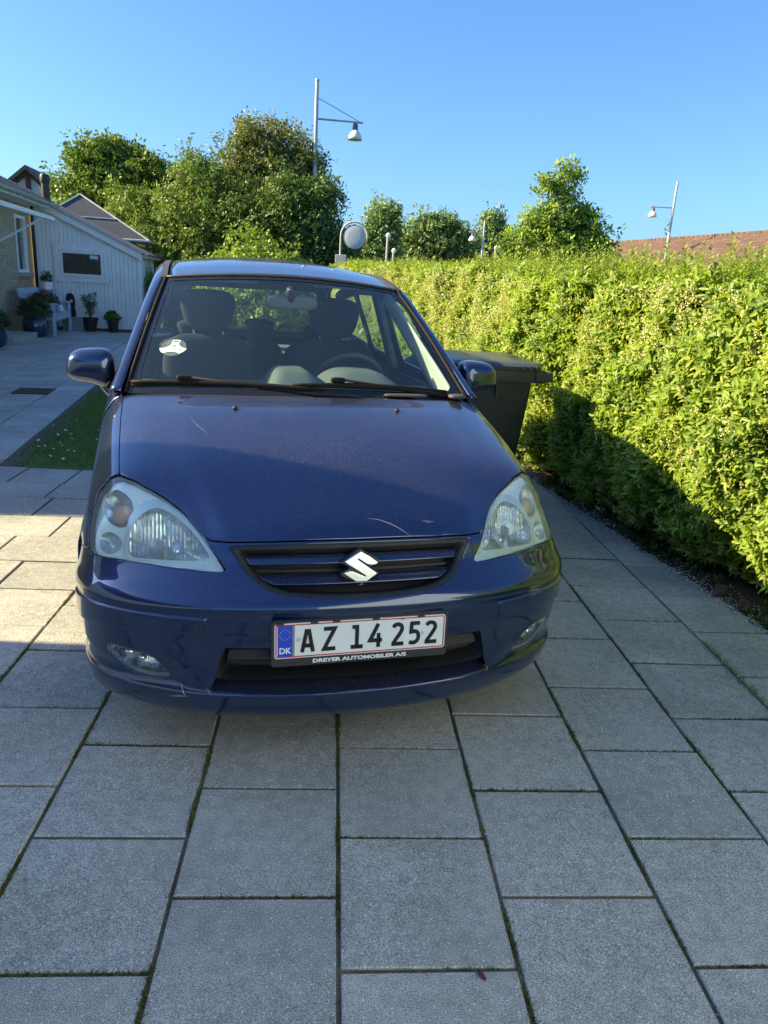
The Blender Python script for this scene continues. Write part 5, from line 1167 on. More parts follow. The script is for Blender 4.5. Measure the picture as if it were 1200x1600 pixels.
# S shaped emblem, diamond outline
px = [(580,180),(618,154),(657,128),(702,150),(747,178),(742,186),(722,191),(704,190),(690,186),(650,163),(646,168),(748,232),(710,262),(672,288),(628,264),(582,236),(588,228),(606,223),(624,224),(638,229),(686,247),(690,243)]
kx = .105 / 168; ca_, sa_ = math.cos(math.radians(-3.4)), math.sin(math.radians(-3.4))
em_poly = []
for x, y in px:
    a, b = (x - 664) * kx, -(y - 208) * kx * 1.03; em_poly.append((a * ca_ + b * sa_ * -1, a * sa_ + b * ca_))
cen = shell(np.array([0.]), np.array([5.0]), np.array([.004]))[0]; tl = math.radians(26)
def em(poly, y0, y1, sc, name, mat, bev):
    bm = bmesh.new(); vs = [bm.verts.new((a * sc, 0, b * sc)) for a, b in poly]; f = bm.faces.new(vs)
    r = bmesh.ops.extrude_face_region(bm, geom=[f]); ev = [g for g in r['geom'] if isinstance(g, bmesh.types.BMVert)]; bmesh.ops.translate(bm, verts=ev, vec=(0, y1 - y0, 0))
    bmesh.ops.translate(bm, verts=bm.verts[:], vec=(0, y0, 0)); bmesh.ops.recalc_face_normals(bm, faces=bm.faces[:])
    if bev: bmesh.ops.bevel(bm, geom=[e for e in bm.edges if all(v.co.y < y0 + 1e-6 for v in e.verts)], offset=bev, segments=2, profile=.5, affect='EDGES')
    bmesh.ops.triangulate(bm, faces=[f for f in bm.faces if len(f.verts) > 4])
    bmesh.ops.transform(bm, matrix=Matrix.Translation(Vector(cen)) @ Matrix.Rotation(-tl * .35, 4, 'X'), verts=bm.verts[:])
    me = bpy.data.meshes.new(name); bm.to_mesh(me); bm.free(); return mesh_obj(name, me, mat, grille)
em(em_poly, -.016, -.006, 1.0, 'emblem', M('bright_emblem', (.75, .80, .84), .16, .9, var=.05), .0018)
o_ = []
for a, b in ((-.058,.004),(-.056,.018),(-.004,.060),(.0,.060),(.057,.020),(.058,-.018),(.006,-.059),(.0,-.060),(-.055,-.022)): o_.append((a, b))
em([(-.060,.018),(-.003,.056),(.003,.056),(.058,.022),(.060,.014),(.030,0),(.060,-.018),(.008,-.056),(.0,-.056),(-.058,-.022),(-.058,-.014),(-.030,0)], -.0055, .02, 1.0, 'emblem_base', PLASTIC, 0)

# ---- lower intake
intake = patch('lower_intake', lambda u, v: np.minimum(s_i(u, v) + .002, (8.50 - v) * KV), (-2.5, 2.5), (7.3, 9.1), TRIM, car, offfn=lambda u, v, d: -.012 - .075 * sst(0, .02, d), du=.06, dv=.06)
patch('intake_shelf', lambda u, v: np.minimum(s_i(u, v), (v - 8.44) * KV), (-2.5, 2.5), (8.3, 9.1), PAINT, intake, offfn=lambda u, v, d: -.085 * (np.clip((8.93 - v) / .5, 0, 1)) - .001, du=.06, dv=.03)
for v0, v1, dp in ((7.62, 7.90, .022), (8.02, 8.12, .05)):
    patch('intake_bar', lambda u, v: np.minimum.reduce([s_i(u, v) - .012, (v - v0) * KV, (v1 - v) * KV]), (-2.4, 2.4), (v0 - .05, v1 + .05), TRIM, intake, offfn=lambda u, v, d: -dp + .010 * (v - v0) / (v1 - v0), du=.06, dv=.04, solid=.012)
# ---- fog lamps
RFL3 = refl_mat('fog_reflector', 60, .10, .06)
for s in (-1, 1):
    fs = s_fog[s]; ur = (2.9, 4.8) if s > 0 else (-4.8, -2.9)
    fg = patch('fog_lamp', fs, ur, (7.6, 8.9), M('fog_lamp_body', (.16, .18, .19), .4, .2), car, offfn=lambda u, v, d: -.004 - .055 * sst(.006, .010, d), du=.03, dv=.03)
    patch('reflector', lambda u, v: fs(u, v) - .007, ur, (7.6, 8.9), RFL3, fg, offfn=lambda u, v, d: -.012 - .04 * np.sqrt(np.clip(d / .03, 0, 1)), du=.03, dv=.03)
    q = shell(np.array([s * 3.72]), np.array([8.22]), np.array([-.030]))[0]; MB().ell((q[0], q[1] - .006, q[2]), (.012, .012, .012), 2, 14, 8).build('bulb', CHROME, fg, True)
    q = shell(np.array([s * 4.05]), np.array([8.18]), np.array([-.030]))[0]; MB().ell((q[0], q[1], q[2]), (.016, .010, .014), 2, 14, 8).build('bulb', CHROME, fg, True)
    patch('lens', lambda u, v: fs(u, v) - .003, ur, (7.6, 8.9), glass_mat('fog_glass', (.9, .94, .96), 1.0, .02, (.5, .55, .55)), fg, off=-.0035, du=.04, dv=.04)

# ---- number plate
PY = -.020; pt = Matrix.Translation((-.008, PY, .455)) @ Matrix.Rotation(math.radians(-4), 4, 'X')
plate = empty('number_plate', (0, 0, 0), 0, car); plate.matrix_local = pt
def rrect(w, h, r, n=6):
    P = []
    for cx, cz, a0 in ((w / 2 - r, h / 2 - r, 0), (-w / 2 + r, h / 2 - r, 90), (-w / 2 + r, -h / 2 + r, 180), (w / 2 - r, -h / 2 + r, 270)):
        for i in range(n + 1): a = math.radians(a0 + 90 * i / n); P.append((cx + r * math.cos(a), cz + r * math.sin(a)))
    return P
MB().prism(rrect(.536, .140, .010), -.004, .012).build('plate_holder', PLASTIC, plate)
def ring_(w, h, r, t, y0, y1, name, mat, cz=0.0):
    A = rrect(w, h, r); B = rrect(w - 2 * t, h - 2 * t, max(r - t, .001)); n = len(A); V = [(a, y, b + cz) for y in (y0, y1) for a, b in A] + [(a, y, b + cz) for y in (y0, y1) for a, b in B]; F = []
    for i in range(n):
        j = (i + 1) % n; F += [(i, j, 2 * n + j, 2 * n + i), (i, n + i, n + j, j), (2 * n + i, 2 * n + j, 3 * n + j, 3 * n + i)]
    return MB().add(V, F).build(name, mat, plate)
pw, ph = .520, .108; cz = .010
MB().prism([(a, b + cz) for a, b in rrect(pw, ph, .009)], -.0065, -.0042).build('plate', M('white_plate', (.70, .74, .76), .35, var=.04, scale=10), plate)
ring_(pw - .006, ph - .006, .008, .0032, -.0078, -.006, 'red_border', M('plate_red', (.50, .035, .05), .4, var=.05), cz)
MB().box(-.2505, -.2085, -.0076, -.006, cz - .0475, cz + .0475).build('blue_band', M('plate_blue', (.012, .055, .52), .4, var=.04), plate)
MB().box(-.2083, -.2015, -.0075, -.006, cz - .0475, cz + .0475).build('grey_band', M('plate_grey', (.22, .23, .24), .4), plate)
for xx in (-.255, -.155, -.09, .03, .17): MB().box(xx, xx + .022, -.0095, -.003, cz + .050, cz + .0565, .001).build('clip', PLASTIC, plate)
def text(body, name, size, loc, mat, parent, ext=.0006, bold=0.0, sx=1.0, align='CENTER', rot=None, space=1.0):
    cu = bpy.data.curves.new(name, 'FONT'); cu.body = body; cu.size = size; cu.extrude = ext; cu.offset = bold; cu.align_x = align; cu.align_y = 'CENTER'; cu.resolution_u = 4; cu.space_character = space
    t = bpy.data.objects.new(name, cu); C.objects.link(t); bpy.context.view_layer.update(); dg = bpy.context.evaluated_depsgraph_get(); me = bpy.data.meshes.new_from_object(t.evaluated_get(dg)); me.name = name
    bpy.data.objects.remove(t); me.transform(Matrix.Diagonal((sx, 1, 1, 1))); me.materials.clear()
    o = mesh_obj(name, me, mat, parent); o.location = loc; o.rotation_euler = rot or (math.radians(90), 0, 0); return o
INK = M('plate_black', (.006, .006, .007), .35)
GLY = {'A': [[(.07, 0), (.265, .96)], [(.345, .96), (.54, 0)], [(.13, .27), (.48, .27)]], 'Z': [[(.05, .925), (.52, .925), (.07, .075), (.56, .075)]],
       '1': [[(.12, .925), (.335, .925), (.335, .04)], [(.07, .075), (.60, .075)]], '4': [[(.43, 1.0), (.075, .295), (.62, .295)], [(.455, .60), (.455, 0)]],
       '2': [[(.06, .80), (.13, .90), (.27, .93), (.42, .88), (.475, .75), (.44, .61), (.085, .12), (.085, .075), (.55, .075)]],
       '5': [[(.52, .925), (.145, .925), (.125, .555), (.30, .585), (.43, .52), (.48, .37), (.45, .19), (.32, .085), (.16, .075), (.05, .12)]]}
def ribbon(path, w):
    P = [Vector((a, b)) for a, b in path]
    if len(P) > 4:                                     # soften the bends
        Q = [P[0]]
        for i in range(1, len(P) - 1):
            sharp = (P[i] - P[i - 1]).normalized().dot((P[i + 1] - P[i]).normalized()) < .2
            Q += [P[i]] if sharp else [P[i].lerp(P[i - 1], .25), P[i].lerp(P[i + 1], .25)]
        P = Q + [P[-1]]
    L = []; R_ = []
    for i, p_ in enumerate(P):
        d1 = (P[i] - P[i - 1]).normalized() if i else (P[1] - P[0]).normalized(); d2 = (P[i + 1] - P[i]).normalized() if i < len(P) - 1 else d1
        n1 = Vector((-d1.y, d1.x)); n2 = Vector((-d2.y, d2.x)); m_ = (n1 + n2); m_ = m_ / max(m_.length_squared, .5) * 2
        L.append(p_ + m_ * w / 2); R_.append(p_ - m_ * w / 2)
    return L, R_
for ch, x in (('A', -.163), ('Z', -.098), ('1', -.018), ('4', .040), ('2', .112), ('5', .164), ('2', .217)):
    g_ = MB(); hh = .074; wd = hh * .92
    for path in GLY[ch]:
        L, R_ = ribbon(path, .165); n = len(L)
        V = [((q.x - .31) * wd + x, y_, (q.y - .5) * hh + cz) for y_ in (-.0084, -.0066) for q in L + R_]
        F = []
        for i in range(n - 1): F += [(i, i + 1, n + i + 1, n + i), (2 * n + i, 3 * n + i, 3 * n + i + 1, 2 * n + i + 1), (i, 2 * n + i, 2 * n + i + 1, i + 1), (n + i, n + i + 1, 3 * n + i + 1, 3 * n + i)]
        F += [(0, n, 3 * n, 2 * n), (n - 1, 3 * n - 1, 4 * n - 1, 2 * n - 1)]; g_.add(V, F)
    g_.build('character', INK, plate)
text('DK', 'country_code', .026, (-.2295, -.0080, cz - .030), M('plate_white_print', (.72, .75, .78), .4), plate, .0002, .0006, .95)
STAR = M('star_yellow', (.55, .50, .10), .4)
for k in range(12):
    a = k * math.pi / 6; cx, cz2 = -.2295 + .0155 * math.cos(a), cz + .020 + .0155 * math.sin(a); P5 = []
    for q in range(10): rr_ = .0021 if q % 2 == 0 else .0009; t = math.pi / 2 + q * math.pi / 5; P5.append((cx + rr_ * math.cos(t), cz2 + rr_ * math.sin(t)))
    MB().prism(P5, -.0082, -.0077).build('star', STAR, plate)
text('DREYER AUTOMOBILER A/S', 'dealer_lettering', .0155, (-.004, -.0042, -.0585), M('plate_white_print', (.72, .75, .78), .4), plate, .0003, .0007, 1.50)
for xx, zz in ((-.190, cz + .004), (.190, cz + .000)): MB().ell((xx, -.0085, zz), (.0062, .003, .0062), 2, 14, 6).build('screw_cap', M('screw_cap_grey', (.55, .58, .60), .4), plate, True)
scn = MB().box(.118, .128, -.0085, -.0078, cz + .046, cz + .0478).build('smudge', M('smudge', (.2, .2, .2), .8), plate)
# ---- windshield, roof, pillars
Ipts = np.array([(.738,1.165,.992),(.700,1.345,1.106),(.660,1.53,1.218),(.620,1.715,1.328),(.579,1.895,1.432)])
def spl(P, t):
    P = np.asarray(P, float); n = len(P); t = np.clip(np.atleast_1d(t), 0, n - 1 - 1e-9); i = np.floor(t).astype(int); return cr1(_pad(P), i, t - i)
NS = 24
def ws(s, t):
    """s -1..1 across, t 0..1 upward"""
    s = np.asarray(s, float); t = np.asarray(t, float)
    base = np.stack([s * .728, 1.185 - .115 * (1 - np.abs(s) ** 2.2), .985 + .012 * (1 - s * s)], -1)
    head = np.stack([s * .572, 1.895 - .105 * (1 - np.abs(s) ** 2.2), 1.428 + .036 * (1 - s * s)], -1)
    P = base * (1 - t)[..., None] + head * t[..., None]; nrm = np.array([0, -.52, .85]); return P + nrm * (.022 * np.sin(np.pi * t) * (1 - .3 * s * s))[..., None]
def grid_obj(name, fn, ss, ts, mat, parent, solid=0, smooth=True, **k):
    Sx, T = np.meshgrid(ss, ts); P = fn(Sx.ravel(), T.ravel()); n = len(ss); F = [(j * n + i, j * n + i + 1, (j + 1) * n + i + 1, (j + 1) * n + i) for j in range(len(ts) - 1) for i in range(n - 1)]
    o = mesh_from(name, P, F, mat, parent, smooth, **k)
    if solid: m_ = o.modifiers.new('thickness', 'SOLIDIFY'); m_.thickness = solid; m_.offset = -1
    return o
WG = glass_mat('windscreen_glass', (.80, .90, .92), 1.0, .030, (.26, .42, .56), .0, .35, 420)  # dusty film, its blue tint painting in the reflected sky
wsg = grid_obj('windshield', ws, np.linspace(-1, 1, 41), np.linspace(0, 1, 25), WG, car)
FRIT = M('black_glass_border', (.012, .014, .02), .15, var=.1)
def wso(s, t): return ws(s, t) + np.array([0, -.0012, .002])
sl_, sr_ = np.linspace(-1, -.955, 3), np.linspace(.955, 1, 3)
fr = []
for nm, a, b in (('l', (-1, -.955), (0, 1)), ('r', (.955, 1), (0, 1)), ('b', (-.955, .955), (0, .052)), ('t', (-.955, .955), (.965, 1))):
    Sx, T = np.meshgrid(np.linspace(*a, 40 if nm in 'bt' else 3), np.linspace(*b, 3 if nm in 'bt' else 30)); P = wso(Sx.ravel(), T.ravel()); n = Sx.shape[1]
    if nm in 'bt' : pass
    fr.append((P, [(j * n + i, j * n + i + 1, (j + 1) * n + i + 1, (j + 1) * n + i) for j in range(Sx.shape[0] - 1) for i in range(n - 1)]))
# rounded lower corners of the black border
for s in (-1, 1):
    pts = [(s * .955, .052), (s * .955, .16)] + [(s * (.955 - .10 * (1 - math.cos(a))), .052 + .108 * (1 - math.sin(a))) for a in [i * math.pi / 12 for i in range(1, 7)]]
    P = wso(np.array([p_[0] for p_ in pts]), np.array([p_[1] for p_ in pts])); fr.append((P, [(0, i, i + 1) for i in range(1, len(pts) - 1)]))
mb = MB()
for P, F in fr: mb.add(P, F)
mb.build('black_border', FRIT, wsg)
# seal along both sides and the top
for s in (-1, 1): MB().tube([tuple(p_) for p_ in (ws(np.full(20, s * 1.004), np.linspace(0, 1, 20)) + [0, -.004, .006])], .0075, 8).build('side_moulding', RUBBER, wsg, True)
MB().tube([tuple(p_) for p_ in (ws(np.linspace(-1, 1, 40), np.full(40, 1.0)) + [0, .002, .007])], .0065, 8).build('top_moulding', M('brown_grey_rubber', (.06, .055, .05), .6), wsg, True)
# sticker: round, with a pale three armed shape
def wpt(cx, cz, a, b):   # a,b metres on the glass
    s = cx + a / .70; t = cz + b / .84; return (s, t)
stc = (-.802, .335); P = []; F = []
n = 28; ring = [wpt(*stc, .055 * math.cos(2 * math.pi * i / n), .055 * math.sin(2 * math.pi * i / n)) for i in range(n)]
st_o = mesh_from('round_sticker', [tuple(q) for q in wso(np.array([p_[0] for p_ in ring]), np.array([p_[1] for p_ in ring]))], [tuple(range(n))], glass_mat('clear_sticker', (.75, .85, .88), .3, .16, (.5, .68, .7)), wsg)
arm = [(-.058,-.006),(-.046,-.008),(-.030,-.002),(-.016,.010),(-.010,.026),(-.0115,.036),(-.008,.047),(.010,.049),(.026,.046),(.024,.034),(.020,.026),(.024,.012),(.036,-.002),(.052,-.009),(.058,-.011),(.050,-.026),(.036,-.040),(.030,-.044),(.018,-.036),(0,-.031),(-.020,-.033),(-.038,-.041),(-.048,-.034),(-.056,-.018)]
q = [wpt(*stc, a, b * .95) for a, b in arm]; n = len(q)
bm = bmesh.new(); vs = [bm.verts.new(tuple(p_)) for p_ in (wso(np.array([k_[0] for k_ in q]), np.array([k_[1] for k_ in q])) + np.array([0, -.0006, .001]))]; f = bm.faces.new(vs); bmesh.ops.triangulate(bm, faces=[f]); me = bpy.data.meshes.new('sticker_print'); bm.to_mesh(me); bm.free()
mesh_obj('sticker_print', me, M('pale_mint_print', (.60, .76, .72), .6, var=.04), st_o)
DKI = M('sticker_ink', (.07, .13, .15), .6)
def blob(cx, cz, rx, rz, nm):
    n = 14; q = [wpt(stc[0], stc[1], cx + rx * math.cos(6.283 * i / n), cz + rz * math.sin(6.283 * i / n)) for i in range(n)]
    mesh_from(nm, [tuple(p_) for p_ in (wso(np.array([k_[0] for k_ in q]), np.array([k_[1] for k_ in q])) + np.array([0, -.0012, .002]))], [tuple(range(n))], DKI, st_o)
blob(.006, .036, .015, .0045, 'print_oval'); blob(.003, .006, .0055, .006, 'print_dot'); blob(.004, .020, .008, .0022, 'print_line'); blob(.0, -.008, .020, .002, 'print_line'); blob(.028, -.018, .006, .003, 'print_mark')

# roof panel
def edge_line(t): return spl([(.579,1.895,1.437),(.572,2.15,1.483),(.565,2.45,1.510),(.56,2.9,1.520),(.555,3.4,1.500),(.548,3.88,1.440)], t)
def roof(s, t):
    e = edge_line(t * 5); yc = e[:, 1] - .105 * (1 - np.abs(s) ** 2.2) * (1 - sst(0, .35, t)) + .10 * (1 - s * s) * sst(.7, 1, t)
    z = e[:, 2] + (1 - s * s) * (.036 + .012 * sst(0, .3, t)); return np.stack([e[:, 0] * s * .965, yc, z], 1)
grid_obj('roof', roof, np.linspace(-1, 1, 33), np.linspace(0.006, 1, 40), PAINT, car, .004)
def rail_inner(t): return spl(list(Ipts) + [(.572,2.15,1.481),(.565,2.45,1.508),(.56,2.9,1.518),(.555,3.4,1.498),(.548,3.88,1.436),(.60,4.05,1.20),(.66,4.12,1.02)], t)
def rail_outer(t): return spl([(.792,1.20,.978),(.754,1.385,1.085),(.718,1.57,1.19),(.681,1.76,1.295),(.644,1.96,1.395),(.634,2.2,1.428),(.626,2.5,1.448),(.618,2.95,1.455),(.612,3.45,1.435),(.61,3.88,1.37),(.70,4.03,1.17),(.765,4.08,1.02)], t)
for s in (-1, 1):
    def pil(a, t, s=s):
        I_, O_ = rail_inner(t), rail_outer(t); P = I_ * (1 - a)[:, None] + O_ * a[:, None]
        nrm = np.stack([np.full(len(a), .62), -.28 * (1 - sst(3, 5, t)), np.full(len(a), .62)], 1); P = P + nrm * (.020 * np.sin(np.pi * a))[:, None]; P[:, 0] *= s; return P
    grid_obj('roof_pillar', pil, np.linspace(0.10, 1, 9), np.linspace(0, 11, 80), PAINT, car, .004 * (1 if s < 0 else 1))
    tt = np.linspace(4.0, 9.2, 30); a_ = rail_inner(tt); a_[:, 0] *= s * .985; a_[:, 2] += .004
    mbd = MB(); b_ = a_ + np.array([s * .030, 0, -.002]); mbd.add(list(a_) + list(b_) + list(a_ - [0, 0, .02]) + list(b_ - [0, 0, .02]), [(i, i + 1, 30 + i + 1, 30 + i) for i in range(29)] + [(i, 60 + i, 61 + i, i + 1) for i in range(29)] + [(30 + i, 31 + i, 91 + i, 90 + i) for i in range(29)])
    mbd.build('roof_drip_strip', M('grey_drip_moulding', (.05, .052, .058), .5), car)
    # inside trim of the front pillar
    def trim(a, t, s=s):
        I_, O_ = rail_inner(t), rail_outer(t); A = I_ + np.array([-.022, .03, -.030]); k_ = np.clip(t / 4.0, 0, 1)[:, None]; B = O_ + np.array([-.030, .34, -.10]) * (1 - k_) + np.array([-.055, .17, -.05]) * k_; P = A * (1 - a)[:, None] + B * a[:, None]; P[:, 0] *= s; return P
    grid_obj('pillar_trim', trim, np.linspace(0, 1.0, 5), np.linspace(0.1, 4.3, 24), M('pale_grey_trim', (.62, .68, .62), .8, var=.05), car, .008)

# ---- body sides
def xside(z, y):
    zz = [.17, .22, .35, .52, .70, .85, .95, .985]; xx = [.800, .825, .848, .853, .848, .832, .810, .797]; x = np.interp(z, zz, xx)
    tail = .30 * sst(3.75, 4.25, y) ** 1.6; return x - tail - .006 * sst(2.2, 3.8, y)
def yz_patch(name, poly, holes, mat, parent, s, xfn, step=.035, solid=.004, smooth=True, off=0.0, **k):
    """cut sheet in y,z lifted to the side surface"""
    global KU, KV
    ku, kv = KU, KV; KU = KV = 1.0; f0 = psdf(poly); hs = [psdf(h) if not callable(h) else h for h in holes]; KU, KV = ku, kv
    def sd(u, v):
        d = f0(u, v)
        for h in hs: d = np.minimum(d, -h(u, v))
        return d
    P = np.array(poly); e_ = P.max(0) - P.min(0); sx_, sz_ = min(step, e_[0] / 5), min(step, e_[1] / 5); us = np.arange(P[:, 0].min() - sx_ * .5, P[:, 0].max() + sx_, sx_); vs = np.arange(P[:, 1].min() - sz_ * .5, P[:, 1].max() + sz_, sz_); U, V_ = np.meshgrid(us, vs); D = sd(U, V_); ok = D > 0
    ids = {}; UV = []; F = []
    def vid(key, u, v):
        if key not in ids: ids[key] = len(UV); UV.append((u, v))
        return ids[key]
    anyk = ok[:-1, :-1] | ok[1:, :-1] | ok[:-1, 1:] | ok[1:, 1:]
    for j, i in zip(*np.nonzero(anyk)):
        C4 = [(j, i), (j, i + 1), (j + 1, i + 1), (j + 1, i)]; f = []
        for q in range(4):
            a, b = C4[q], C4[(q + 1) % 4]
            if ok[a]: f.append(vid(a, U[a], V_[a]))
            if ok[a] != ok[b]:
                lo, hi = (a, b) if a < b else (b, a); t = min(max(D[lo] / (D[lo] - D[hi]), .02), .98); f.append(vid((lo, hi), U[lo] + (U[hi] - U[lo]) * t, V_[lo] + (V_[hi] - V_[lo]) * t))
        if len(f) > 2: F.append(f if s < 0 else f[::-1])
    UV = np.array(UV); x = xfn(UV[:, 1], UV[:, 0]) + off; o = mesh_from(name, np.stack([s * x, UV[:, 0], UV[:, 1]], 1), F, mat, parent, smooth, **k)
    if solid: m_ = o.modifiers.new('thickness', 'SOLIDIFY'); m_.thickness = solid; m_.offset = 1
    return o
arch = lambda cy: (lambda y, z: .345 - np.hypot(y - cy, z - .30))
g2 = .002
glass_x = lambda z, y: .797 - (z - .985) * .372
SG = glass_mat('side_glass', (.80, .92, .86), .9)
for s in (-1, 1):
    yz_patch('fender_side', [(.50,.17),(1.42-g2,.17),(1.42-g2,.655),(.90,.650),(.50,.600)], [arch(.86)], PAINT, car, s, xside)
    for nm, ya, yb in (('front_door', 1.42, 2.46), ('rear_door', 2.46, 3.36)):
        dr = yz_patch(nm, [(ya + g2, .22), (yb - g2, .22), (yb - g2, .99), (ya + g2, .99)], [arch(3.34)], PAINT, car, s, xside)
        mbh = MB().box(s * .846 - .006 - .012, s * .846 + .02, yb - .24, yb - .05, .80, .83, .006); mbh.build('door_handle', PAINT, dr)
        yz_patch('rub_strip', [(ya + .01, .50), (yb - .01, .50), (yb - .01, .57), (ya + .01, .57)], [arch(3.34)], PAINT, dr, s, xside, off=.011, solid=.012)
    yz_patch('rear_quarter', [(3.36 + g2, .22), (4.20, .22), (4.22, .60), (4.19, .99), (3.36 + g2, .99)], [arch(3.34)], PAINT, car, s, xside)
    yz_patch('sill', [(1.15, .15), (3.05, .15), (3.05, .218), (1.15, .218)], [], PAINT, car, s, lambda z, y: .815 + 0 * y)
    # greenhouse frame with three windows
    W1 = [(1.62,1.02),(2.38,1.03),(2.38,1.385),(2.08,1.375),(1.97,1.345)]; W2 = [(2.50,1.03),(3.10,1.045),(3.10,1.385),(2.50,1.395)]; W3 = [(3.20,1.05),(3.90,1.09),(3.74,1.33),(3.20,1.375)]; W0 = [(1.36,1.012),(1.57,1.015),(1.57,1.135)]
    fpoly = [(1.20,.985),(1.57,1.185),(1.96,1.398),(2.5,1.448),(2.95,1.455),(3.45,1.435),(3.88,1.37),(4.05,1.16),(4.10,.985)]
    wf_ = yz_patch('window_frame', fpoly, [W1, W2, W3], M('gloss_black_frame', (.014, .015, .02), .25), car, s, glass_x, .03, .012)
    for W in (W1, W2, W3): yz_patch('side_window', W, [], SG, wf_, s, lambda z, y: glass_x(z, y) - .006, .05, 0)
    MB().tube([(s * (glass_x(.99, 0) + .010), 1.3, .995), (s * (glass_x(.99, 0) + .010), 2.6, 1.003), (s * (glass_x(.99, 0) + .008), 4.0, 1.02)], .009, 8).build('belt_moulding', RUBBER, wf_, True)
    # door card inside
    MB().box(s * .73 - .02, s * .73 + .02, 1.45, 3.3, .35, .975, .015).build('door_card', M('dark_door_card', (.035, .042, .05), .8), car)
    MB().box(s * .71 - .03, s * .71 + .03, 1.75, 2.35, .72, .77, .012).build('armrest', M('dark_door_card', (.03, .035, .04), .8), car)
    # B pillar trim
    MB().add([(s * .755, 2.38, .98), (s * .755, 2.50, .98), (s * .615, 2.50, 1.41), (s * .615, 2.38, 1.41), (s * .72, 2.38, .98), (s * .72, 2.50, .98), (s * .585, 2.50, 1.41), (s * .585, 2.38, 1.41)], [(0, 1, 2, 3), (7, 6, 5, 4), (0, 4, 5, 1), (2, 6, 7, 3), (0, 3, 7, 4), (1, 5, 6, 2)]).build('pillar_trim', M('mid_grey_trim', (.10, .12, .13), .8), car)
    # rear of the fender, from the bonnet corner to the door
    def frear(a, t, s=s):
        u = 4.0 + 3.0 * a; A = shell(u, np.full(len(u), .02)); k = [0, .12, .33, .66, 1]
        B = np.stack([np.interp(a, k, [.752, .785, .803, .833, .851]), np.interp(a, k, [1.24, 1.40, 1.418, 1.418, 1.418]), np.interp(a, k, [.990, .985, .972, .85, .64])], 1)
        P = A * (1 - t)[:, None] + B * t[:, None]; P[:, 0] *= s; return P
    grid_obj('fender_rear', frear, np.linspace(0, 1, 15), np.linspace(0, 1, 8), PAINT, car, .004)
# tail
def tail(s, t):
    zz = np.interp(t, [0, .25, .45, .8, 1], [.22, .45, .62, .97, 1.02]); yy = np.interp(t, [0, .25, .45, .8, 1], [4.20, 4.245, 4.22, 4.16, 4.12]); w = np.interp(t, [0, .25, .45, .8, 1], [.62, .65, .65, .60, .58])
    return np.stack([s * w, yy + .02 - .05 * s * s, zz], 1)
grid_obj('tailgate', tail, np.linspace(-1, 1, 15), np.linspace(0, 1, 12), PAINT, car, .004)
def rearg(s, t): return np.stack([s * (.66 * (1 - t) + .545 * t), 4.13 - .25 * t + .03 * (1 - s * s), 1.02 + .42 * t], 1)
rg = grid_obj('rear_window', rearg, np.linspace(-1, 1, 9), np.linspace(.08, .82, 5), glass_mat('rear_glass', (.9, .95, .92), .8), car)
BLKT = M('rear_frame_black', (.02, .022, .028), .5)
for a, b in (((-1, 1), (0, .08)), ((-1, 1), (.82, 1.0))): grid_obj('rear_window_frame', rearg, np.linspace(*a, 9), np.linspace(*b, 3), BLKT, rg, .01)
for a in ((-1, -.86), (.86, 1)): grid_obj('rear_window_frame', lambda s, t: rearg(s, t) + [0, .004, 0], np.linspace(*a, 3), np.linspace(.08, .82, 5), BLKT, rg, .01)
for s in (-1, 1): MB().ell((s * .665, 4.13, .74), (.07, .045, .15), 3, 12, 8).build('tail_lamp', M('red_tail_lamp', (.35, .02, .02), .15, coat=1), car, True)

# ---- cowl and wipers
def cowl(s, t):
    A = shell(s * 4.0, np.zeros(len(s)), np.full(len(s), -.012)); B = ws(s * .99, np.full(len(s), .045)) + [0, -.003, -.004]; P = A * (1 - t)[:, None] + B * t[:, None]; P[:, 2] -= .012 * np.sin(np.pi * t); P[:, 1] -= .012 * (1 - t); return P
cw = grid_obj('cowl_panel', cowl, np.linspace(-1, 1, 41), np.linspace(0, 1, 6), M('grey_cowl_plastic', (.055, .055, .058), .6, bmp=.1, scale=30), car, .004)
MB().ell((.66, 1.115, 1.010), (.040, .028, .010), 3, 14, 6).ell((.42, 1.10, 1.012), (.10, .02, .006), 4, 14, 6).build('cowl_vent', M('grey_cowl_plastic', (.07, .07, .075), .6), cw, True)
def wpos(s, t, h): q = ws(np.array([s]), np.array([t]))[0]; return Vector(q) + Vector((0, -.52, .85)) * h
def wiper(piv, joint, b0, b1, bend):
    r = MB(); r.lathe([(.016, -.012), (.018, 0), (.015, .014), (.006, .018)], 14, tuple(piv)); rr_ = r.build('wiper', RUBBER, car, True)
    mid = piv.lerp(joint, .30) + Vector((0, 0, .004)); MB().tube([piv + Vector((0, 0, .008)), mid, piv.lerp(joint, .6) + Vector((0, 0, .004)), joint + Vector((0, 0, .006))], [.011, .010, .007, .005], 8).build('wiper_arm', RUBBER, rr_, True)
    MB().ell(tuple(joint), (.032, .012, .012), 3.5, 14, 8).build('clip', RUBBER, rr_, True)
    n = 14; P = [b0.lerp(b1, i / n) for i in range(n + 1)]
    MB().tube([p_ + Vector((0, 0, .012)) + Vector((0, -.004, .008)) * math.sin(math.pi * i / n) for i, p_ in enumerate(P)], [.007 + .007 * math.sin(math.pi * i / n) for i in range(n + 1)], 8).build('blade_frame', RUBBER, rr_, True)
    MB().tube(P, .0045, 6).build('blade_rubber', RUBBER, rr_, True)
wiper(wpos(.30, -.035, .012), wpos(-.70, .085, .024), wpos(-.985, .050, .008), wpos(.02, .030, .008), 0)
wiper(wpos(.93, -.01, .012), wpos(.175, .095, .024), wpos(-.10, .055, .008), wpos(.87, .030, .008), 0)

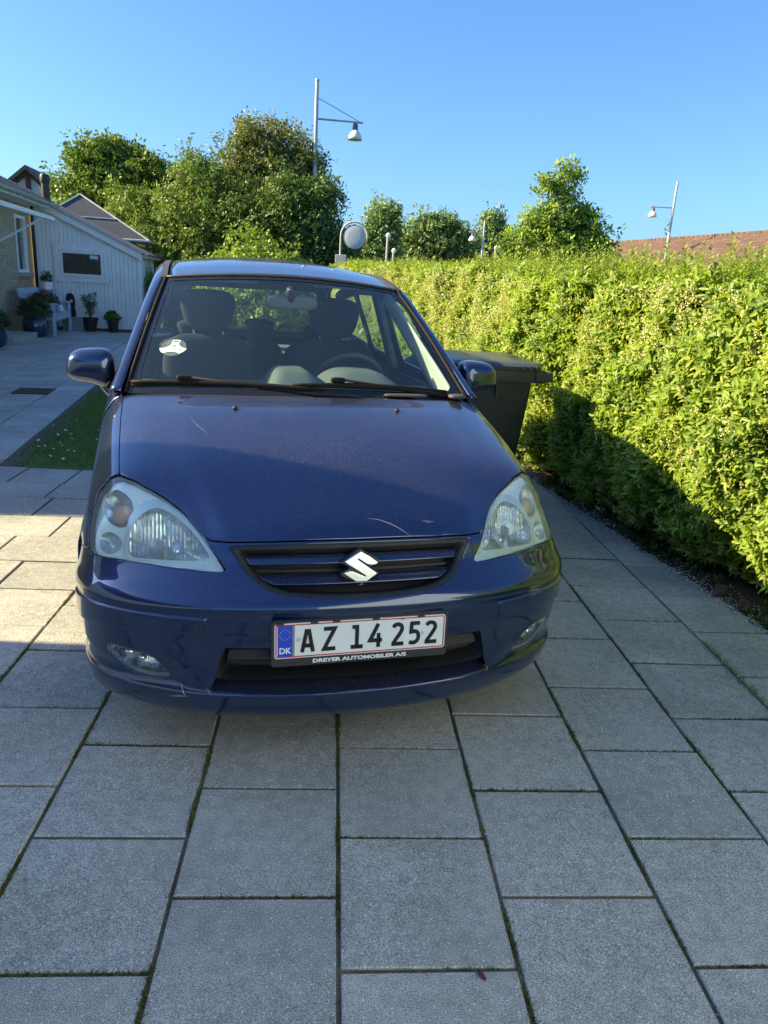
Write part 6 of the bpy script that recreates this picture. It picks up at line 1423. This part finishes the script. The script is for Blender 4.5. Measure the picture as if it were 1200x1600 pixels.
# ---- door mirrors
for s in (-1, 1):
    mr = MB(); V = []; 
    mr.ell((0, 0, 0), (.098, .075, .074), 3.4, 28, 18); V = []
    for a, b, c_ in mr.V:
        k_ = 1 - .22 * (b < 0) * (abs(b) / .075) ** 2; a2 = a * (1 - .10 * (c_ / .074) * (1 if a * s > 0 else .0)); c2 = c_ * k_
        c2 *= 1 + .12 * (-a * s) / .098                                       # taller near the car
        if c_ < 0: c2 -= .022 * sst(-.02, .098, np.array([-a * s]))[0]
        V.append((a2 + s * .886, b + 1.47 + .012 * (a * s / .098), c2 + 1.057))
    mr.V = V; mo = mr.build('door_mirror', PAINT, car, True)
    arm_ = MB(); arm_.tube([(s * .835, 1.47, 1.01), (s * .82, 1.455, .975), (s * .795, 1.44, .945), (s * .77, 1.43, .93)], [.040, .033, .030, .030], 14); arm_.build('mirror_foot', PAINT, mo, True)
    MB().ell((s * .886, 1.535, 1.057), (.080, .006, .056), 4, 20, 8).build('mirror_glass', CHROME, mo, True)
    MB().ell((s * .842, 1.485, 1.04), (.030, .062, .062), 3, 14, 10).build('mirror_inner', PLASTIC, mo, True)
    MB().add([(s * .788, 1.30, .99), (s * .796, 1.56, .99), (s * .735, 1.56, 1.15), (s * .76, 1.30, .99), (s * .77, 1.56, .99), (s * .715, 1.56, 1.15)], [(0, 1, 2), (5, 4, 3), (0, 3, 4, 1), (1, 4, 5, 2), (2, 5, 3, 0)]).build('corner_plate', PLASTIC, car)

# ---- cabin
DASH = M('dark_green_grey_dash', (.10, .130, .125), .75, var=.08, bmp=.1, scale=60); SEAT = M('dark_seat_cloth', (.018, .024, .042), .95, var=.25, scale=60); FLOOR = M('cabin_carpet', (.012, .012, .014), .95)
def dash(s, t):
    base = ws(s, np.full(len(s), .03)); y = base[:, 1] * (1 - t) + 1.74 * t; x = s * .715
    z = .972 + .008 * (1 - t) + 0 * s; z = z + .085 * np.exp(-((x - .31) / .175) ** 4) * sst(.25, .62, t) ; z = z + .075 * np.exp(-((x + .012) / .105) ** 6) * sst(.38, .60, t)
    z = z + .012 * np.exp(-((x + .12) / .35) ** 2) * sst(.1, .6, t); z = z - .25 * sst(.94, 1.0, t); return np.stack([x, y, z], 1)
grid_obj('dashboard', dash, np.linspace(-.985, .985, 90), np.linspace(0, 1, 40), DASH, car)
sw = MB(); cwl = Vector((.325, 1.83, .955)); ax = Vector((0, .42, .0)); Rw = Matrix.Rotation(math.radians(28), 3, 'X')
ring = [cwl + Rw @ Vector((.178 * math.cos(a), 0, .178 * math.sin(a))) for a in [i * 2 * math.pi / 40 for i in range(41)]]
stw = MB().tube(ring, .0145, 10, False).build('steering_wheel', M('wheel_leather', (.05, .065, .06), .45), car, True)
sp = MB().ell(tuple(cwl), (.07, .035, .06), 3, 16, 8)
for a in (0, 180, 270): sp.tube([cwl, cwl + Rw @ Vector((.17 * math.cos(math.radians(a)), 0, .17 * math.sin(math.radians(a))))], .016, 6)
sp.build('hub', PLASTIC, stw, True); MB().tube([cwl, cwl + Vector((0, -.25, -.12))], .03, 8).build('column', PLASTIC, stw, True)
def seat(x, y, w, top, hw, hc, hh, posts=True):
    st = MB(); st.ell((x, y + .02, (top + .45) / 2 + .02), (w / 2, .075, (top - .45) / 2), 4.5, 28, 16, Matrix.Rotation(math.radians(-7), 3, 'X')); so = st.build('seat', SEAT, car, True)
    MB().ell((x, y - .28, .42), (w / 2, .26, .08), 4, 20, 10).build('cushion', SEAT, so, True)
    hd = MB(); hd.ell((x, y + .06, hc), (hw / 2, .055, hh / 2), 3.0, 22, 14); hd.V = [((a - x) * (1 + .35 * (c_ - hc) / hh) + x, b, c_) for a, b, c_ in hd.V]; hd.build('headrest', SEAT, so, True)
    if posts:
        for s in (-1, 1): MB().tube([(x + s * .078, y + .045, top - .04), (x + s * .078, y + .06, hc - hh * .3)], .0065, 8).build('headrest_post', M('bright_post', (.6, .7, .72), .25, .6), so, True)
seat(-.365, 2.28, .50, 1.125, .285, 1.265, .23); seat(.335, 2.28, .50, 1.125, .285, 1.255, .23)
seat(-.42, 3.18, .52, 1.03, .22, 1.10, .12, False); seat(.0, 3.20, .34, 1.02, .20, 1.115, .145, False); seat(.42, 3.18, .52, 1.03, .22, 1.10, .12, False)
MB().box(-.60, .60, 3.32, 4.02, .93, .955, .01).build('parcel_shelf', M('grey_parcel_shelf', (.12, .13, .14), .9), car)
MB().box(-.76, .76, .30, 4.1, .17, .30, .01).build('floor', FLOOR, car)
MB().box(-.70, .70, 1.02, 1.10, .25, .93).build('firewall', FLOOR, car)
def liner(s, t): return roof(s * .97, np.clip(t, 0, 1)) - np.array([0, -.02, .030])
grid_obj('headliner', liner, np.linspace(-1, 1, 15), np.linspace(.01, .97, 16), M('grey_headliner', (.20, .24, .25), .95, var=.04), car)
rv = MB().ell((.010, 1.76, 1.352), (.128, .022, .036), 3.5, 24, 12).build('rear_view_mirror', M('rear_mirror_shell', (.10, .12, .125), .5), car, True)
MB().tube([(.005, 1.75, 1.36), (.0, 1.71, 1.40), (.0, 1.70, 1.415)], [.016, .014, .024], 10).ell((.005, 1.725, 1.395), (.026, .02, .026), 2.5, 12, 8).build('stalk', PLASTIC, rv, True)
for s in (-1, 1):
    sv = MB().box(s * .32 - .18, s * .32 + .18, 1.90, 2.06, 1.425, 1.44, .006); sv.V = [(a, b, c_ + (b - 1.9) * .15) for a, b, c_ in sv.V]; sv.build('sun_visor', M('grey_visor', (.17, .20, .21), .9), car)

# ---- wheels
TYR = M('tyre', (.02, .02, .021), .85, bmp=.3, scale=60); RIM = M('grey_wheel_trim', (.35, .37, .39), .4, .5)
for s in (-1, 1):
    for cy in (.86, 3.34):
        t_ = MB(); t_.lathe([(.20, -.09), (.27, -.097), (.300, -.085), (.306, -.05), (.306, .05), (.300, .085), (.27, .097), (.20, .09)], 40, cap=False); t_.V = [(s * .745 + c_, cy + a, .300 + b) for a, b, c_ in t_.V]; wh = t_.build('wheel', TYR, car, True)
        r_ = MB(); r_.lathe([(.205, -.085), (.205, .085), (.19, .080), (.17, .060), (.06, .070), (.001, .075)], 32, cap=False)
        r_.V = [(s * (.745 + c_), cy + a, .300 + b) for a, b, c_ in r_.V]; r_.build('rim', RIM, wh, True)
        for k in range(8):
            a = k * math.pi / 4; c0 = Vector((s * .822, cy, .30)); MB().tube([c0 + Vector((0, .05 * math.cos(a), .05 * math.sin(a))), c0 + Vector((-s * .004, .185 * math.cos(a), .185 * math.sin(a)))], [.016, .011], 6).build('spoke', RIM, wh)
    for cy in (.86, 3.34):
        n = 20; V = []
        for i in range(n + 1): a = math.pi * i / n; V += [(s * .845, cy + .35 * math.cos(a), .30 + .35 * math.sin(a)), (s * .56, cy + .35 * math.cos(a), .30 + .35 * math.sin(a))]
        MB().add(V, [(2 * i, 2 * i + 2, 2 * i + 3, 2 * i + 1) for i in range(n)]).build('wheel_arch_liner', FLOOR, car)
